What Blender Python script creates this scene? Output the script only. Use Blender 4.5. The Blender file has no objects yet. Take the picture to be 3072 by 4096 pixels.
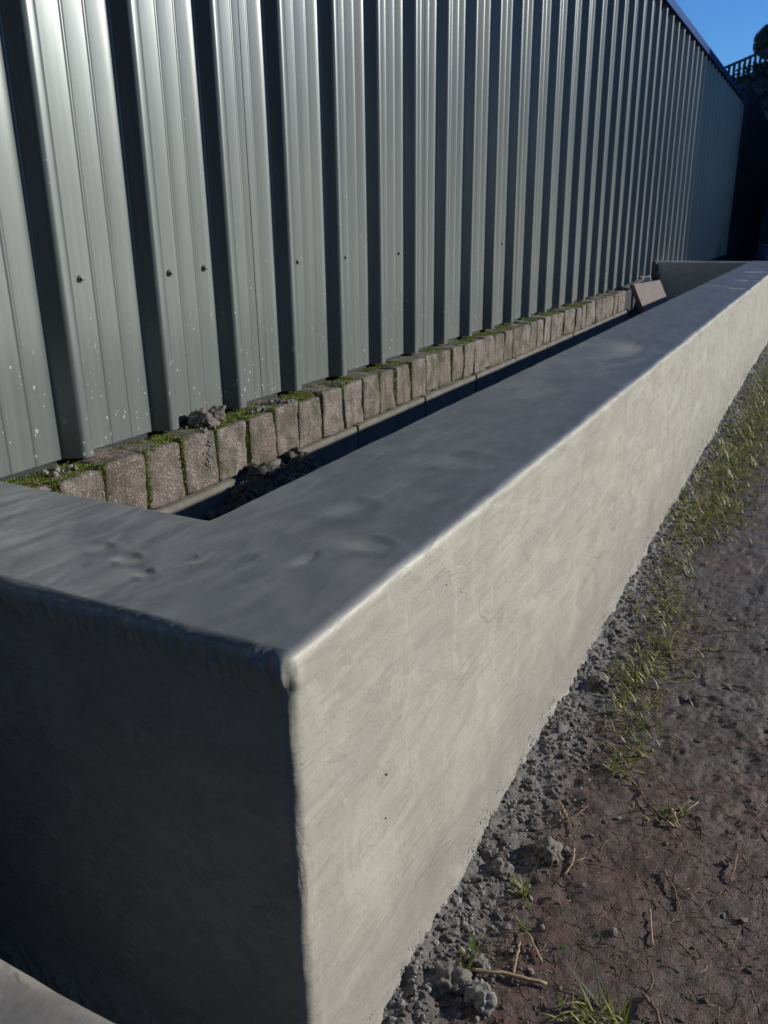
import bpy, bmesh, math, random
import numpy as np
from mathutils import Matrix, Vector

scn = bpy.context.scene
COL = scn.collection
R = math.radians

# ------------------------------------------------------------------ camera
cd = bpy.data.cameras.new('camera')
cam = bpy.data.objects.new('camera', cd)
COL.objects.link(cam)
cr = Vector((0.8864158727, 0.4627272226, -0.0122645041))
cu = Vector((-0.1426657111, 0.2983090936, 0.9437468832))
cf = Vector((-0.4403559873, 0.8348024929, -0.3304412237))
m = Matrix((cr, cu, -cf)).transposed().to_4x4()
m.translation = Vector((1.0167217, 0.0735815, 0.5082790))
cam.matrix_world = m
cd.sensor_fit = 'VERTICAL'
cd.sensor_height = 36.0
cd.lens = 36.0 * 3274.1 / 4096.0
cd.clip_start = 0.02
cd.clip_end = 600.0
cd.dof.use_dof = True
cd.dof.focus_distance = 1.75
cd.dof.aperture_fstop = 9.0
scn.camera = cam

# ------------------------------------------------------------------ sky and sun
SUN_B = R(36.5)      # from +x towards +y
SUN_E = R(19.8)
SUN_S = 4.8
SKY_S = 0.13
world = bpy.data.worlds.new('World')
scn.world = world
world.use_nodes = True
wt = world.node_tree
wt.nodes.clear()
wo = wt.nodes.new('ShaderNodeOutputWorld')
wb = wt.nodes.new('ShaderNodeBackground')
sk = wt.nodes.new('ShaderNodeTexSky')
sk.sky_type = 'NISHITA'
sk.sun_disc = False
sk.sun_elevation = SUN_E
sk.sun_rotation = R(90.0) - SUN_B
sk.altitude = 0.0
sk.air_density = 1.0
sk.dust_density = 0.0
sk.ozone_density = 10.0
wt.links.new(sk.outputs[0], wb.inputs[0])
wb.inputs[1].default_value = SKY_S
wt.links.new(wb.outputs[0], wo.inputs[0])

sd = bpy.data.lights.new('sun', 'SUN')
sd.energy = SUN_S
sd.angle = R(0.6)
sd.color = (1.0, 0.95, 0.84)
sun = bpy.data.objects.new('sun', sd)
COL.objects.link(sun)
to_sun = Vector((math.cos(SUN_B) * math.cos(SUN_E), math.sin(SUN_B) * math.cos(SUN_E), math.sin(SUN_E)))
sun.rotation_euler = to_sun.to_track_quat('Z', 'Y').to_euler()
sun.location = (6, 6, 6)

vs = scn.view_settings
vs.view_transform = 'Standard'
vs.look = 'None'
vs.exposure = 0.0
vs.gamma = 1.0
vs.use_curve_mapping = False

# ------------------------------------------------------------------ helpers
rng = np.random.default_rng(7)
random.seed(7)


def _hash(ix, iy, iz, seed):
    h = (ix.astype(np.int64) * 374761393 + iy.astype(np.int64) * 668265263 + iz.astype(np.int64) * 2147483647 + seed * 1442695041) & 0x7fffffff
    h = ((h ^ (h >> 13)) * 1274126177) & 0x7fffffff
    h = ((h ^ (h >> 16)) * 1911520717) & 0x7fffffff
    return (h ^ (h >> 15)) / float(0x7fffffff)


def vnoise(p, seed=0):
    """smooth value noise in [-1, 1] for an (n, 3) array"""
    p = np.asarray(p, float)
    i = np.floor(p).astype(np.int64)
    f = p - i
    f = f * f * f * (f * (f * 6 - 15) + 10)
    out = 0
    for dx in (0, 1):
        wx = f[:, 0] if dx else 1 - f[:, 0]
        for dy in (0, 1):
            wy = f[:, 1] if dy else 1 - f[:, 1]
            for dz in (0, 1):
                wz = f[:, 2] if dz else 1 - f[:, 2]
                out = out + wx * wy * wz * _hash(i[:, 0] + dx, i[:, 1] + dy, i[:, 2] + dz, seed)
    return out * 2 - 1


def fbm(p, octv=4, seed=0, gain=0.5):
    p = np.asarray(p, float)
    a, s, t = 1.0, 0, 0
    for o in range(octv):
        s = s + a * vnoise(p * (2.03 ** o) + 17.3 * o, seed + o)
        t += a
        a *= gain
    return s / t


def mesh_from(name, verts, faces, smooth=True, sharp=None):
    me = bpy.data.meshes.new(name)
    me.from_pydata([tuple(v) for v in np.asarray(verts).tolist()], [], [tuple(f) for f in faces])
    if smooth:
        me.polygons.foreach_set('use_smooth', [True] * len(me.polygons))
    me.update()
    if sharp is not None:
        me.set_sharp_from_angle(angle=R(sharp))
    return me


def link(name, me, material=None, parent=None):
    o = bpy.data.objects.new(name, me)
    COL.objects.link(o)
    if material is not None and me is not None and len(me.materials) == 0:
        me.materials.append(material)
    if parent is not None:
        o.parent = parent
    return o


def tag(o, label=None, cat=None, group=None, kind=None):
    if label:
        o['label'] = label
    if cat:
        o['category'] = cat
    if group:
        o['group'] = group
    if kind:
        o['kind'] = kind
    return o


def thing(name, label, cat, loc=(0, 0, 0), group=None):
    o = bpy.data.objects.new(name, None)
    COL.objects.link(o)
    o.location = loc
    o.empty_display_size = 0.05
    return tag(o, label, cat, group)


def grid_faces(nu, nv, off=0, closed_v=False):
    f = []
    for i in range(nu - 1):
        for j in range(nv - 1 if not closed_v else nv):
            j2 = (j + 1) % nv
            f.append((off + i * nv + j, off + (i + 1) * nv + j, off + (i + 1) * nv + j2, off + i * nv + j2))
    return f


def box_arrays(x0, x1, y0, y1, z0, z1, off=0):
    v = [(x0, y0, z0), (x1, y0, z0), (x1, y1, z0), (x0, y1, z0), (x0, y0, z1), (x1, y0, z1), (x1, y1, z1), (x0, y1, z1)]
    f = [(0, 3, 2, 1), (4, 5, 6, 7), (0, 1, 5, 4), (1, 2, 6, 5), (2, 3, 7, 6), (3, 0, 4, 7)]
    return v, [tuple(off + i for i in q) for q in f]


def box_mesh(name, x0, x1, y0, y1, z0, z1, bevel=0.0, seg=2):
    v, f = box_arrays(x0, x1, y0, y1, z0, z1)
    me = mesh_from(name, v, f, smooth=False)
    if bevel > 0:
        bm = bmesh.new()
        bm.from_mesh(me)
        bmesh.ops.bevel(bm, geom=bm.edges[:], offset=bevel, segments=seg, affect='EDGES', profile=0.6)
        bm.to_mesh(me)
        bm.free()
        me.polygons.foreach_set('use_smooth', [True] * len(me.polygons))
        me.set_sharp_from_angle(angle=R(40))
    return me


def rough_box(name, size, cuts, rad, amp, seed, freq=40.0):
    """a worn block: subdivided, rounded at the edges, roughened"""
    bm = bmesh.new()
    bmesh.ops.create_cube(bm, size=1.0)
    bmesh.ops.subdivide_edges(bm, edges=bm.edges[:], cuts=cuts, use_grid_fill=True)
    bm.verts.ensure_lookup_table()
    V = np.array([v.co[:] for v in bm.verts]) * np.array(size)
    h = np.array(size) / 2
    # push grid lines out towards the edges for a tight rounding
    q = V / h
    q = np.sign(q) * (1 - (1 - np.abs(q)) ** 1.5)
    V = q * h
    inner = np.clip(V, -(h - rad), h - rad)
    d = V - inner
    n = np.linalg.norm(d, axis=1, keepdims=True)
    V = np.where(n > 1e-9, inner + d / np.maximum(n, 1e-9) * np.minimum(n, rad), V)
    nrm = d / np.maximum(n, 1e-9)
    dis = amp * fbm(V * freq + seed * 3.1, 3, seed) + amp * 1.4 * fbm(V * freq * 0.3 + seed, 2, seed + 5)
    V = V + nrm * dis[:, None]
    for v, c in zip(bm.verts, V):
        v.co = c
    me = bpy.data.meshes.new(name)
    bm.to_mesh(me)
    bm.free()
    me.polygons.foreach_set('use_smooth', [True] * len(me.polygons))
    me.set_sharp_from_angle(angle=R(60))
    return me


_ico = {}


def ico(sub):
    if sub not in _ico:
        bm = bmesh.new()
        bmesh.ops.create_icosphere(bm, subdivisions=sub, radius=1.0)
        bm.verts.ensure_lookup_table()
        V = np.array([v.co[:] for v in bm.verts])
        F = [tuple(v.index for v in f.verts) for f in bm.faces]
        bm.free()
        _ico[sub] = (V, F)
    return _ico[sub]


_lumps = {}


def lump(r, seed, sub=2, flat=0.75, rough=0.45, freq=1.3):
    V, F = ico(sub)
    key = (seed % 48, sub, flat, rough, freq)
    if r < 0.018:
        if key not in _lumps:
            seed_, d = seed % 48, None
            d = 1 + rough * fbm(V * freq + seed_ * 5.7, 3, seed_) + 0.22 * vnoise(V * 3.4 + seed_, seed_ + 9)
            _lumps[key] = V * d[:, None] * np.array((1, 1, flat))
        return _lumps[key] * r, F
    d = 1 + rough * fbm(V * freq + seed * 5.7, 3, seed) + 0.22 * vnoise(V * 3.4 + seed, seed + 9)
    W = V * d[:, None] * r
    W[:, 2] *= flat
    return W, F


def rot_xyz(V, a, b, c):
    M = np.array((Matrix.Rotation(c, 3, 'Z') @ Matrix.Rotation(b, 3, 'Y') @ Matrix.Rotation(a, 3, 'X')))
    return V @ M.T


class Soup:
    def __init__(s):
        s.V, s.F, s.n = [], [], 0

    def add(s, V, F):
        V = np.asarray(V, float)
        s.V.append(V)
        n = s.n
        s.F.extend([tuple(n + i for i in f) for f in F])
        s.n += len(V)

    def mesh(s, name, smooth=True):
        return mesh_from(name, np.concatenate(s.V), s.F, smooth)


def tube(points, radii, sides=6):
    P = np.asarray(points, float)
    n = len(P)
    V, F = [], []
    for i in range(n):
        t = P[min(i + 1, n - 1)] - P[max(i - 1, 0)]
        t = t / (np.linalg.norm(t) + 1e-12)
        a = np.cross(t, (0.31, 0.17, 0.93))
        a /= np.linalg.norm(a) + 1e-12
        b = np.cross(t, a)
        for k in range(sides):
            th = 2 * math.pi * k / sides
            V.append(P[i] + radii[i] * (math.cos(th) * a + math.sin(th) * b))
    for i in range(n - 1):
        for k in range(sides):
            k2 = (k + 1) % sides
            F.append((i * sides + k, i * sides + k2, (i + 1) * sides + k2, (i + 1) * sides + k))
    F.append(tuple(range(sides))[::-1])
    F.append(tuple((n - 1) * sides + k for k in range(sides)))
    return np.array(V), F


def blade(base, az, length, width, lean, curl, segs=4, fold=0.25):
    """a folded grass blade"""
    d = np.array((math.cos(az), math.sin(az), 0))
    side = np.array((-math.sin(az), math.cos(az), 0))
    up = np.array((0, 0, 1.0))
    p = np.array(base, float)
    ang = lean
    V, F = [], []
    for i in range(segs + 1):
        t = i / segs
        w = width * (1 - t ** 1.6) * (0.65 + 0.7 * min(t * 3, 1) * 0.5)
        if i == segs:
            w = width * 0.04
        tang = math.cos(ang) * up + math.sin(ang) * d
        nr = math.cos(ang) * d - math.sin(ang) * up
        V += [p - side * w, p - nr * w * fold, p + side * w]
        p = p + tang * length / segs
        ang += curl / segs
    for i in range(segs):
        a = i * 3
        F += [(a, a + 1, a + 4, a + 3), (a + 1, a + 2, a + 5, a + 4)]
    return np.array(V), F


# ------------------------------------------------------------------ materials
class NT:
    def __init__(s, name):
        s.m = bpy.data.materials.new(name)
        s.m.use_nodes = True
        s.t = s.m.node_tree
        s.bsdf = next(n for n in s.t.nodes if n.type == 'BSDF_PRINCIPLED')
        s.out = next(n for n in s.t.nodes if n.type == 'OUTPUT_MATERIAL')
        s.tc = s.t.nodes.new('ShaderNodeTexCoord')

    def n(s, typ, **kw):
        nd = s.t.nodes.new(typ)
        for k, v in kw.items():
            setattr(nd, k, v)
        return nd

    def l(s, a, b):
        s.t.links.new(a, b)

    def set(s, sock, v):
        if hasattr(v, 'is_output') or hasattr(v, 'links'):
            s.l(v, sock)
        else:
            sock.default_value = v

    def coord(s, scale=(1, 1, 1), rot=(0, 0, 0), loc=(0, 0, 0), src='Object'):
        mp = s.n('ShaderNodeMapping')
        mp.inputs['Scale'].default_value = scale
        mp.inputs['Rotation'].default_value = rot
        mp.inputs['Location'].default_value = loc
        s.l(s.tc.outputs[src], mp.inputs['Vector'])
        return mp.outputs[0]

    def noise(s, vec, scale, detail=4, rough=0.55, dist=0.0):
        nd = s.n('ShaderNodeTexNoise')
        s.l(vec, nd.inputs['Vector'])
        nd.inputs['Scale'].default_value = scale
        nd.inputs['Detail'].default_value = detail
        nd.inputs['Roughness'].default_value = rough
        nd.inputs['Distortion'].default_value = dist
        return nd.outputs['Fac']

    def voro(s, vec, scale, feature='F1', rand=1.0):
        nd = s.n('ShaderNodeTexVoronoi', feature=feature)
        s.l(vec, nd.inputs['Vector'])
        nd.inputs['Scale'].default_value = scale
        nd.inputs['Randomness'].default_value = rand
        return nd

    def ramp(s, fac, stops, interp='LINEAR'):
        nd = s.n('ShaderNodeValToRGB')
        cr_ = nd.color_ramp
        cr_.interpolation = interp
        while len(cr_.elements) < len(stops):
            cr_.elements.new(0.5)
        for e, (p, c) in zip(cr_.elements, stops):
            e.position = p
            e.color = (c, c, c, 1) if isinstance(c, (int, float)) else (*c, 1)
        s.l(fac, nd.inputs[0])
        return nd.outputs[0]

    def mix(s, fac, a, b, mode='MIX'):
        nd = s.n('ShaderNodeMix', data_type='RGBA', blend_type=mode)
        s.set(nd.inputs[0], fac)
        for sock, v in ((nd.inputs[6], a), (nd.inputs[7], b)):
            if isinstance(v, tuple):
                sock.default_value = (*v, 1)
            else:
                s.l(v, sock)
        return nd.outputs[2]

    def math(s, op, a, b=0.0, clamp=False):
        nd = s.n('ShaderNodeMath', operation=op, use_clamp=clamp)
        s.set(nd.inputs[0], a)
        s.set(nd.inputs[1], b)
        return nd.outputs[0]

    def sep(s, vec):
        nd = s.n('ShaderNodeSeparateXYZ')
        s.l(vec, nd.inputs[0])
        return nd.outputs

    def bump(s, h, strength=0.5, dist=0.002, prev=None):
        nd = s.n('ShaderNodeBump')
        nd.inputs['Strength'].default_value = strength
        nd.inputs['Distance'].default_value = dist
        s.l(h, nd.inputs['Height'])
        if prev is not None:
            s.l(prev, nd.inputs['Normal'])
        return nd.outputs[0]

    def fin(s, color=None, rough=None, normal=None, spec=None, metal=None):
        b = s.bsdf
        if color is not None:
            if isinstance(color, tuple):
                b.inputs['Base Color'].default_value = (*color, 1)
            else:
                s.l(color, b.inputs['Base Color'])
        if rough is not None:
            s.set(b.inputs['Roughness'], rough)
        if normal is not None:
            s.l(normal, b.inputs['Normal'])
        if spec is not None:
            b.inputs['Specular IOR Level'].default_value = spec
        if metal is not None:
            s.set(b.inputs['Metallic'], metal)
        return s.m


def mat_render():
    a = NT('wet_render')
    # trowel strokes: stretched along two slanting directions
    v1 = a.coord((6, 4, 30), rot=(R(-4), 0, 0))
    v2 = a.coord((9, 3.4, 22), rot=(R(-20), R(10), R(8)))
    vt = a.coord((16, 5, 8), rot=(0, 0, R(50)))
    v0 = a.coord()
    n1 = a.noise(v1, 1.0, 5, 0.55, 0.8)
    n2 = a.noise(v2, 1.3, 4, 0.5, 1.1)
    n3 = a.noise(vt, 1.0, 4, 0.5, 1.5)
    big = a.noise(v0, 2.2, 4, 0.55, 0.6)
    fine = a.noise(v0, 150, 3, 0.6)
    c = a.mix(a.ramp(n1, [(0.30, 0.0), (0.72, 1.0)]), (0.340, 0.334, 0.290), (0.408, 0.399, 0.345))
    c = a.mix(a.ramp(n2, [(0.45, 0.0), (0.70, 1.0)]), c, (0.350, 0.328, 0.303))
    c = a.mix(a.ramp(big, [(0.38, 0.0), (0.66, 0.75)]), c, (0.430, 0.424, 0.368))
    # trowelled-over patches with crisp lips
    p1 = a.ramp(a.noise(a.coord((3.0, 1.5, 7.5), rot=(R(-8), 0, 0)), 1.6, 5, 0.6, 1.8), [(0.50, 0.0), (0.53, 1.0)])
    p2 = a.ramp(a.noise(a.coord((4.0, 5.0, 2.6), rot=(R(-14), 0, 0), loc=(3, 1, 2)), 1.5, 5, 0.6, 2.2), [(0.55, 0.0), (0.575, 1.0)])
    p3 = a.ramp(a.noise(a.coord((9.0, 4.0, 17.0), rot=(R(-26), 0, 0), loc=(1, 5, 2)), 1.5, 4, 0.55, 1.2), [(0.57, 0.0), (0.60, 1.0)])
    c = a.mix(a.math('MULTIPLY', p1, 0.45), c, (0.325, 0.313, 0.282))
    c = a.mix(a.math('MULTIPLY', p2, 0.40), c, (0.450, 0.443, 0.385))
    c = a.mix(a.math('MULTIPLY', p3, 0.40), c, (0.300, 0.284, 0.260))
    # soil splash and damp creeping up from the ground
    zz = a.sep(v0)[2]
    sp_ = a.ramp(a.math('ADD', zz, a.math('MULTIPLY', a.math('SUBTRACT', a.noise(a.coord((1, 1.6, 0.7)), 4.0, 5, 0.65), 0.5), 0.55)), [(0.0, 0.75), (0.42, 0.0)], 'EASE')
    c = a.mix(sp_, c, (0.262, 0.250, 0.232))
    # bare laitance film and small pits
    pits = a.voro(a.coord((1, 1, 1)), 34)
    pm = a.math('LESS_THAN', pits.outputs['Distance'], 0.055)
    pm = a.math('MULTIPLY', pm, a.math('GREATER_THAN', a.noise(v0, 7, 2), 0.60))
    gr = a.noise(v0, 190, 3, 0.7)
    c = a.mix(a.ramp(gr, [(0.34, 0.32), (0.50, 0.0)]), c, (0.16, 0.155, 0.145))
    c = a.mix(pm, c, (0.12, 0.12, 0.11))
    # damp floated top, darkened further in colour as if less sun reached it
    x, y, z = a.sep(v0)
    top_shade = a.ramp(a.math('ADD', z, a.math('MULTIPLY', big, 0.012)), [(0.852, 0.0), (0.858, 1.0)])
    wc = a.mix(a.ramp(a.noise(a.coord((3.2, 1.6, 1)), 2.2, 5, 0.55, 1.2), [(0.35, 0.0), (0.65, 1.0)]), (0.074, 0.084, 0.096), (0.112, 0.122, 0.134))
    c = a.mix(top_shade, c, wc)
    rough = a.math('SUBTRACT', a.ramp(n3, [(0.3, 0.36), (0.7, 0.56)]), a.math('MULTIPLY', top_shade, -0.03))
    h = a.math('ADD', a.math('MULTIPLY', n1, 0.9), a.math('MULTIPLY', n2, 0.7))
    h = a.math('ADD', h, a.math('MULTIPLY', n3, 0.5))
    # sharp trowel lips
    h = a.math('ADD', h, a.math('MULTIPLY', a.math('ADD', a.math('ADD', p1, p2), p3), 0.32))
    # long ridges left by the edge of the trowel, broken up
    ln = a.ramp(a.noise(a.coord((3, 1.1, 10), rot=(R(-10), 0, 0), loc=(5, 3, 8)), 1.0, 3, 0.45, 0.6), [(0.485, 0.0), (0.50, 1.0), (0.515, 0.0)])
    ln2 = a.ramp(a.noise(a.coord((3, 1.6, 8), rot=(R(-34), 0, 0), loc=(2, 9, 4)), 1.0, 3, 0.45, 0.6), [(0.488, 0.0), (0.50, 1.0), (0.512, 0.0)])
    gate = a.ramp(a.noise(a.coord((2, 2.2, 3), loc=(7, 7, 1)), 1.3, 2), [(0.44, 0.0), (0.60, 1.0)])
    ln = a.math('MULTIPLY', a.math('MAXIMUM', ln, ln2), gate)
    h = a.math('ADD', h, a.math('MULTIPLY', ln, 1.1))
    c = a.mix(a.math('MULTIPLY', a.math('MULTIPLY', ln, 0.35), a.math('SUBTRACT', 1.0, top_shade)), c, (0.24, 0.225, 0.20))
    h = a.math('MULTIPLY', h, a.math('SUBTRACT', 1.0, a.math('MULTIPLY', top_shade, 0.72)))
    nb = a.bump(h, 0.24, 0.004)
    nb = a.bump(fine, 0.22, 0.0012, nb)
    nb = a.bump(pm, -0.6, 0.002, nb)
    return a.fin(c, rough, nb, 0.5)


def mat_cladding():
    a = NT('grey_coated_steel')
    v = a.coord()
    x, y, z = a.sep(v)
    streak = a.noise(a.coord((1, 18, 0.6)), 1.0, 3, 0.5)
    cloud = a.noise(a.coord((1, 2.5, 2.0)), 1.5, 3, 0.5)
    c = a.mix(streak, (0.130, 0.149, 0.150), (0.162, 0.181, 0.181))
    z = a.math('MULTIPLY', a.math('SUBTRACT', z, 0.641), 0.58)
    low = a.ramp(a.math('ADD', z, a.math('MULTIPLY', cloud, 0.25)), [(0.0, 1.0), (0.5, 0.5), (1.0, 0.0)], 'B_SPLINE')
    c = a.mix(a.math('MULTIPLY', low, 0.55), c, (0.140, 0.156, 0.150))
    # run-off streaks and a film of dust
    runs = a.noise(a.coord((1, 42, 0.9), loc=(0, 7, 3)), 1.0, 4, 0.6)
    c = a.mix(a.ramp(runs, [(0.50, 0.0), (0.80, 0.55)]), c, (0.215, 0.225, 0.215))
    c = a.mix(a.ramp(runs, [(0.22, 0.45), (0.46, 0.0)]), c, (0.085, 0.098, 0.100))
    # mortar splashes, thick near the bottom and rare above
    sp = a.voro(a.coord((1, 1, 0.8)), 17)
    sz = a.math('MULTIPLY', a.noise(v, 9, 2), a.ramp(z, [(0.05, 0.24), (0.40, 0.16), (0.80, 0.115)]))
    s1 = a.math('LESS_THAN', sp.outputs['Distance'], a.math('SUBTRACT', sz, 0.045))
    sp2 = a.voro(a.coord((1, 1, 0.6), loc=(3, 2, 1)), 44)
    sz2 = a.math('MULTIPLY', a.noise(a.coord(loc=(4, 4, 4)), 6, 3), a.ramp(z, [(0.05, 0.42), (0.36, 0.17), (0.60, 0.0)]))
    s2 = a.math('LESS_THAN', sp2.outputs['Distance'], a.math('SUBTRACT', sz2, 0.09))
    scr = a.noise(a.coord((1, 55, 16), rot=(R(25), 0, 0)), 1.0, 2, 0.5)
    s3 = a.math('MULTIPLY', a.math('GREATER_THAN', scr, 0.735), a.ramp(z, [(0.2, 1.0), (0.4, 0.0)]))
    sm = a.math('MAXIMUM', a.math('MAXIMUM', s1, s2), a.math('MULTIPLY', s3, 0.6))
    c = a.mix(a.math('MULTIPLY', sm, 0.75), c, (0.42, 0.42, 0.39))
    metal = a.math('MULTIPLY', a.math('SUBTRACT', 1.0, sm), 0.36)
    rough = a.math('ADD', a.math('ADD', 0.27, a.math('MULTIPLY', low, 0.22)), a.math('MULTIPLY', sm, 0.3))
    nb = a.bump(a.noise(a.coord((1, 1, 1)), 420, 2), 0.05, 0.0006)
    nb = a.bump(sm, 0.3, 0.001, nb)
    a.bsdf.inputs['Coat Weight'].default_value = 0.35
    a.bsdf.inputs['Coat Roughness'].default_value = 0.22
    return a.fin(c, rough, nb, 0.5, metal)


def mat_simple(name, c1, c2, scale=20, rough=0.7, bump=0.4, dist=0.002, detail=5, metal=0.0, stretch=(1, 1, 1), spec=0.5, vary=None):
    a = NT(name)
    v = a.coord(stretch)
    n = a.noise(v, scale, detail, 0.6)
    n2 = a.noise(v, scale * 4.3, detail, 0.6)
    c = a.mix(a.ramp(n, [(0.3, 0.0), (0.7, 1.0)]), c1, c2)
    if vary:
        g = a.n('ShaderNodeNewGeometry')
        c = a.mix(1.0, c, a.ramp(g.outputs['Random Per Island'], vary), 'MULTIPLY')
    nb = a.bump(a.math('ADD', n, a.math('MULTIPLY', n2, 0.5)), bump, dist)
    return a.fin(c, rough, nb, spec, metal)


def mat_brick():
    a = NT('worn_brick')
    oi = a.n('ShaderNodeObjectInfo')
    v = a.coord()
    ofs = a.n('ShaderNodeVectorMath', operation='ADD')
    mul = a.n('ShaderNodeMath', operation='MULTIPLY')
    a.l(oi.outputs['Random'], mul.inputs[0])
    mul.inputs[1].default_value = 37.0
    a.l(v, ofs.inputs[0])
    a.l(mul.outputs[0], ofs.inputs[1])
    w = ofs.outputs[0]
    base = a.ramp(oi.outputs['Random'], [(0.0, (0.285, 0.250, 0.232)), (0.25, (0.205, 0.160, 0.142)), (0.5, (0.255, 0.215, 0.205)), (0.75, (0.225, 0.200, 0.172)), (1.0, (0.315, 0.275, 0.262))])
    n = a.noise(w, 13, 5, 0.65)
    c = a.mix(a.ramp(n, [(0.42, 0.0), (0.64, 0.85)]), base, (0.115, 0.098, 0.085))
    gr = a.noise(w, 125, 4, 0.7)
    c = a.mix(a.ramp(gr, [(0.42, 0.0), (0.60, 1.0)]), a.mix(0.55, c, (0.07, 0.055, 0.05)), c)
    gs = a.voro(w, 100)
    c = a.mix(a.math('LESS_THAN', gs.outputs['Distance'], 0.27), c, a.mix(0.6, c, (0.52, 0.47, 0.44)))
    # green algae in patches
    al = a.noise(w, 6.5, 3, 0.6)
    c = a.mix(a.ramp(al, [(0.50, 0.0), (0.66, 0.65)]), c, (0.080, 0.082, 0.045))
    st = a.noise(a.coord((30, 26, 3.5)), 1.0, 4, 0.6)
    c = a.mix(a.ramp(st, [(0.52, 0.0), (0.66, 0.6)]), c, (0.085, 0.075, 0.060))
    nb = a.bump(n, 0.6, 0.010)
    nb = a.bump(gr, 1.0, 0.006, nb)
    return a.fin(c, 0.9, nb, 0.3)


def mat_plant(name, stops, rough=0.5, transl=0.25):
    a = NT(name)
    g = a.n('ShaderNodeNewGeometry')
    c = a.ramp(g.outputs['Random Per Island'], stops)
    n = a.noise(a.coord(), 60, 2)
    c = a.mix(a.math('MULTIPLY', n, 0.35), c, (0.06, 0.06, 0.03))
    m_ = a.fin(c, rough, None, 0.4)
    tr = a.n('ShaderNodeBsdfTranslucent')
    a.l(c, tr.inputs['Color'])
    mx = a.n('ShaderNodeMixShader')
    mx.inputs[0].default_value = transl
    a.l(a.bsdf.outputs[0], mx.inputs[1])
    a.l(tr.outputs[0], mx.inputs[2])
    a.l(mx.outputs[0], a.out.inputs['Surface'])
    return m_


def mat_mud():
    a = NT('wet_mud')
    v = a.coord()
    x, y, z = a.sep(v)
    big = a.noise(v, 3.2, 4, 0.6, 0.4)
    mid = a.noise(v, 14, 5, 0.65, 0.3)
    fine = a.noise(v, 70, 6, 0.7)
    vf = a.noise(v, 260, 4, 0.7)
    # reddish topsoil against grey trodden clay
    red = a.math('ADD', a.math('MULTIPLY', a.math('SUBTRACT', big, 0.5), 2.2), a.ramp(y, [(0.0, 0.62), (0.2, 0.60), (0.30, 0.2), (1.0, 0.15)]))
    yy = a.math('MULTIPLY', y, 0.1)
    red = a.math('ADD', a.math('MULTIPLY', a.math('SUBTRACT', big, 0.5), 2.4), a.ramp(yy, [(0.10, 0.80), (0.185, 0.72), (0.25, 0.22), (1.0, 0.10)]))
    c = a.mix(a.math('MINIMUM', a.math('MAXIMUM', red, 0.0), 1.0), (0.076, 0.069, 0.064), (0.096, 0.041, 0.033))
    c = a.mix(a.ramp(mid, [(0.36, 0.75), (0.60, 0.0)]), c, (0.030, 0.022, 0.018))
    c = a.mix(a.ramp(fine, [(0.55, 0.0), (0.75, 0.5)]), c, (0.125, 0.110, 0.100))
    # grey mortar dust beside the wall
    dust = a.math('SUBTRACT', a.math('ADD', a.ramp(x, [(0.50, 1.0), (0.68, 0.0)]), a.math('MULTIPLY', mid, 0.6)), 0.35)
    c = a.mix(a.math('MINIMUM', a.math('MAXIMUM', dust, 0.0), 0.7), c, (0.145, 0.144, 0.140))
    h = a.math('ADD', a.math('MULTIPLY', mid, 1.2), a.math('MULTIPLY', fine, 0.5))
    nb = a.bump(h, 0.9, 0.010)
    nb = a.bump(vf, 0.8, 0.003, nb)
    fib = a.noise(a.coord((6, 40, 6), rot=(0, 0, R(25))), 3.0, 4, 0.6, 1.2)
    nb = a.bump(fib, 0.4, 0.005, nb)
    return a.fin(c, a.ramp(fine, [(0.3, 0.42), (0.7, 0.72)]), nb, 0.5)


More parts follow.
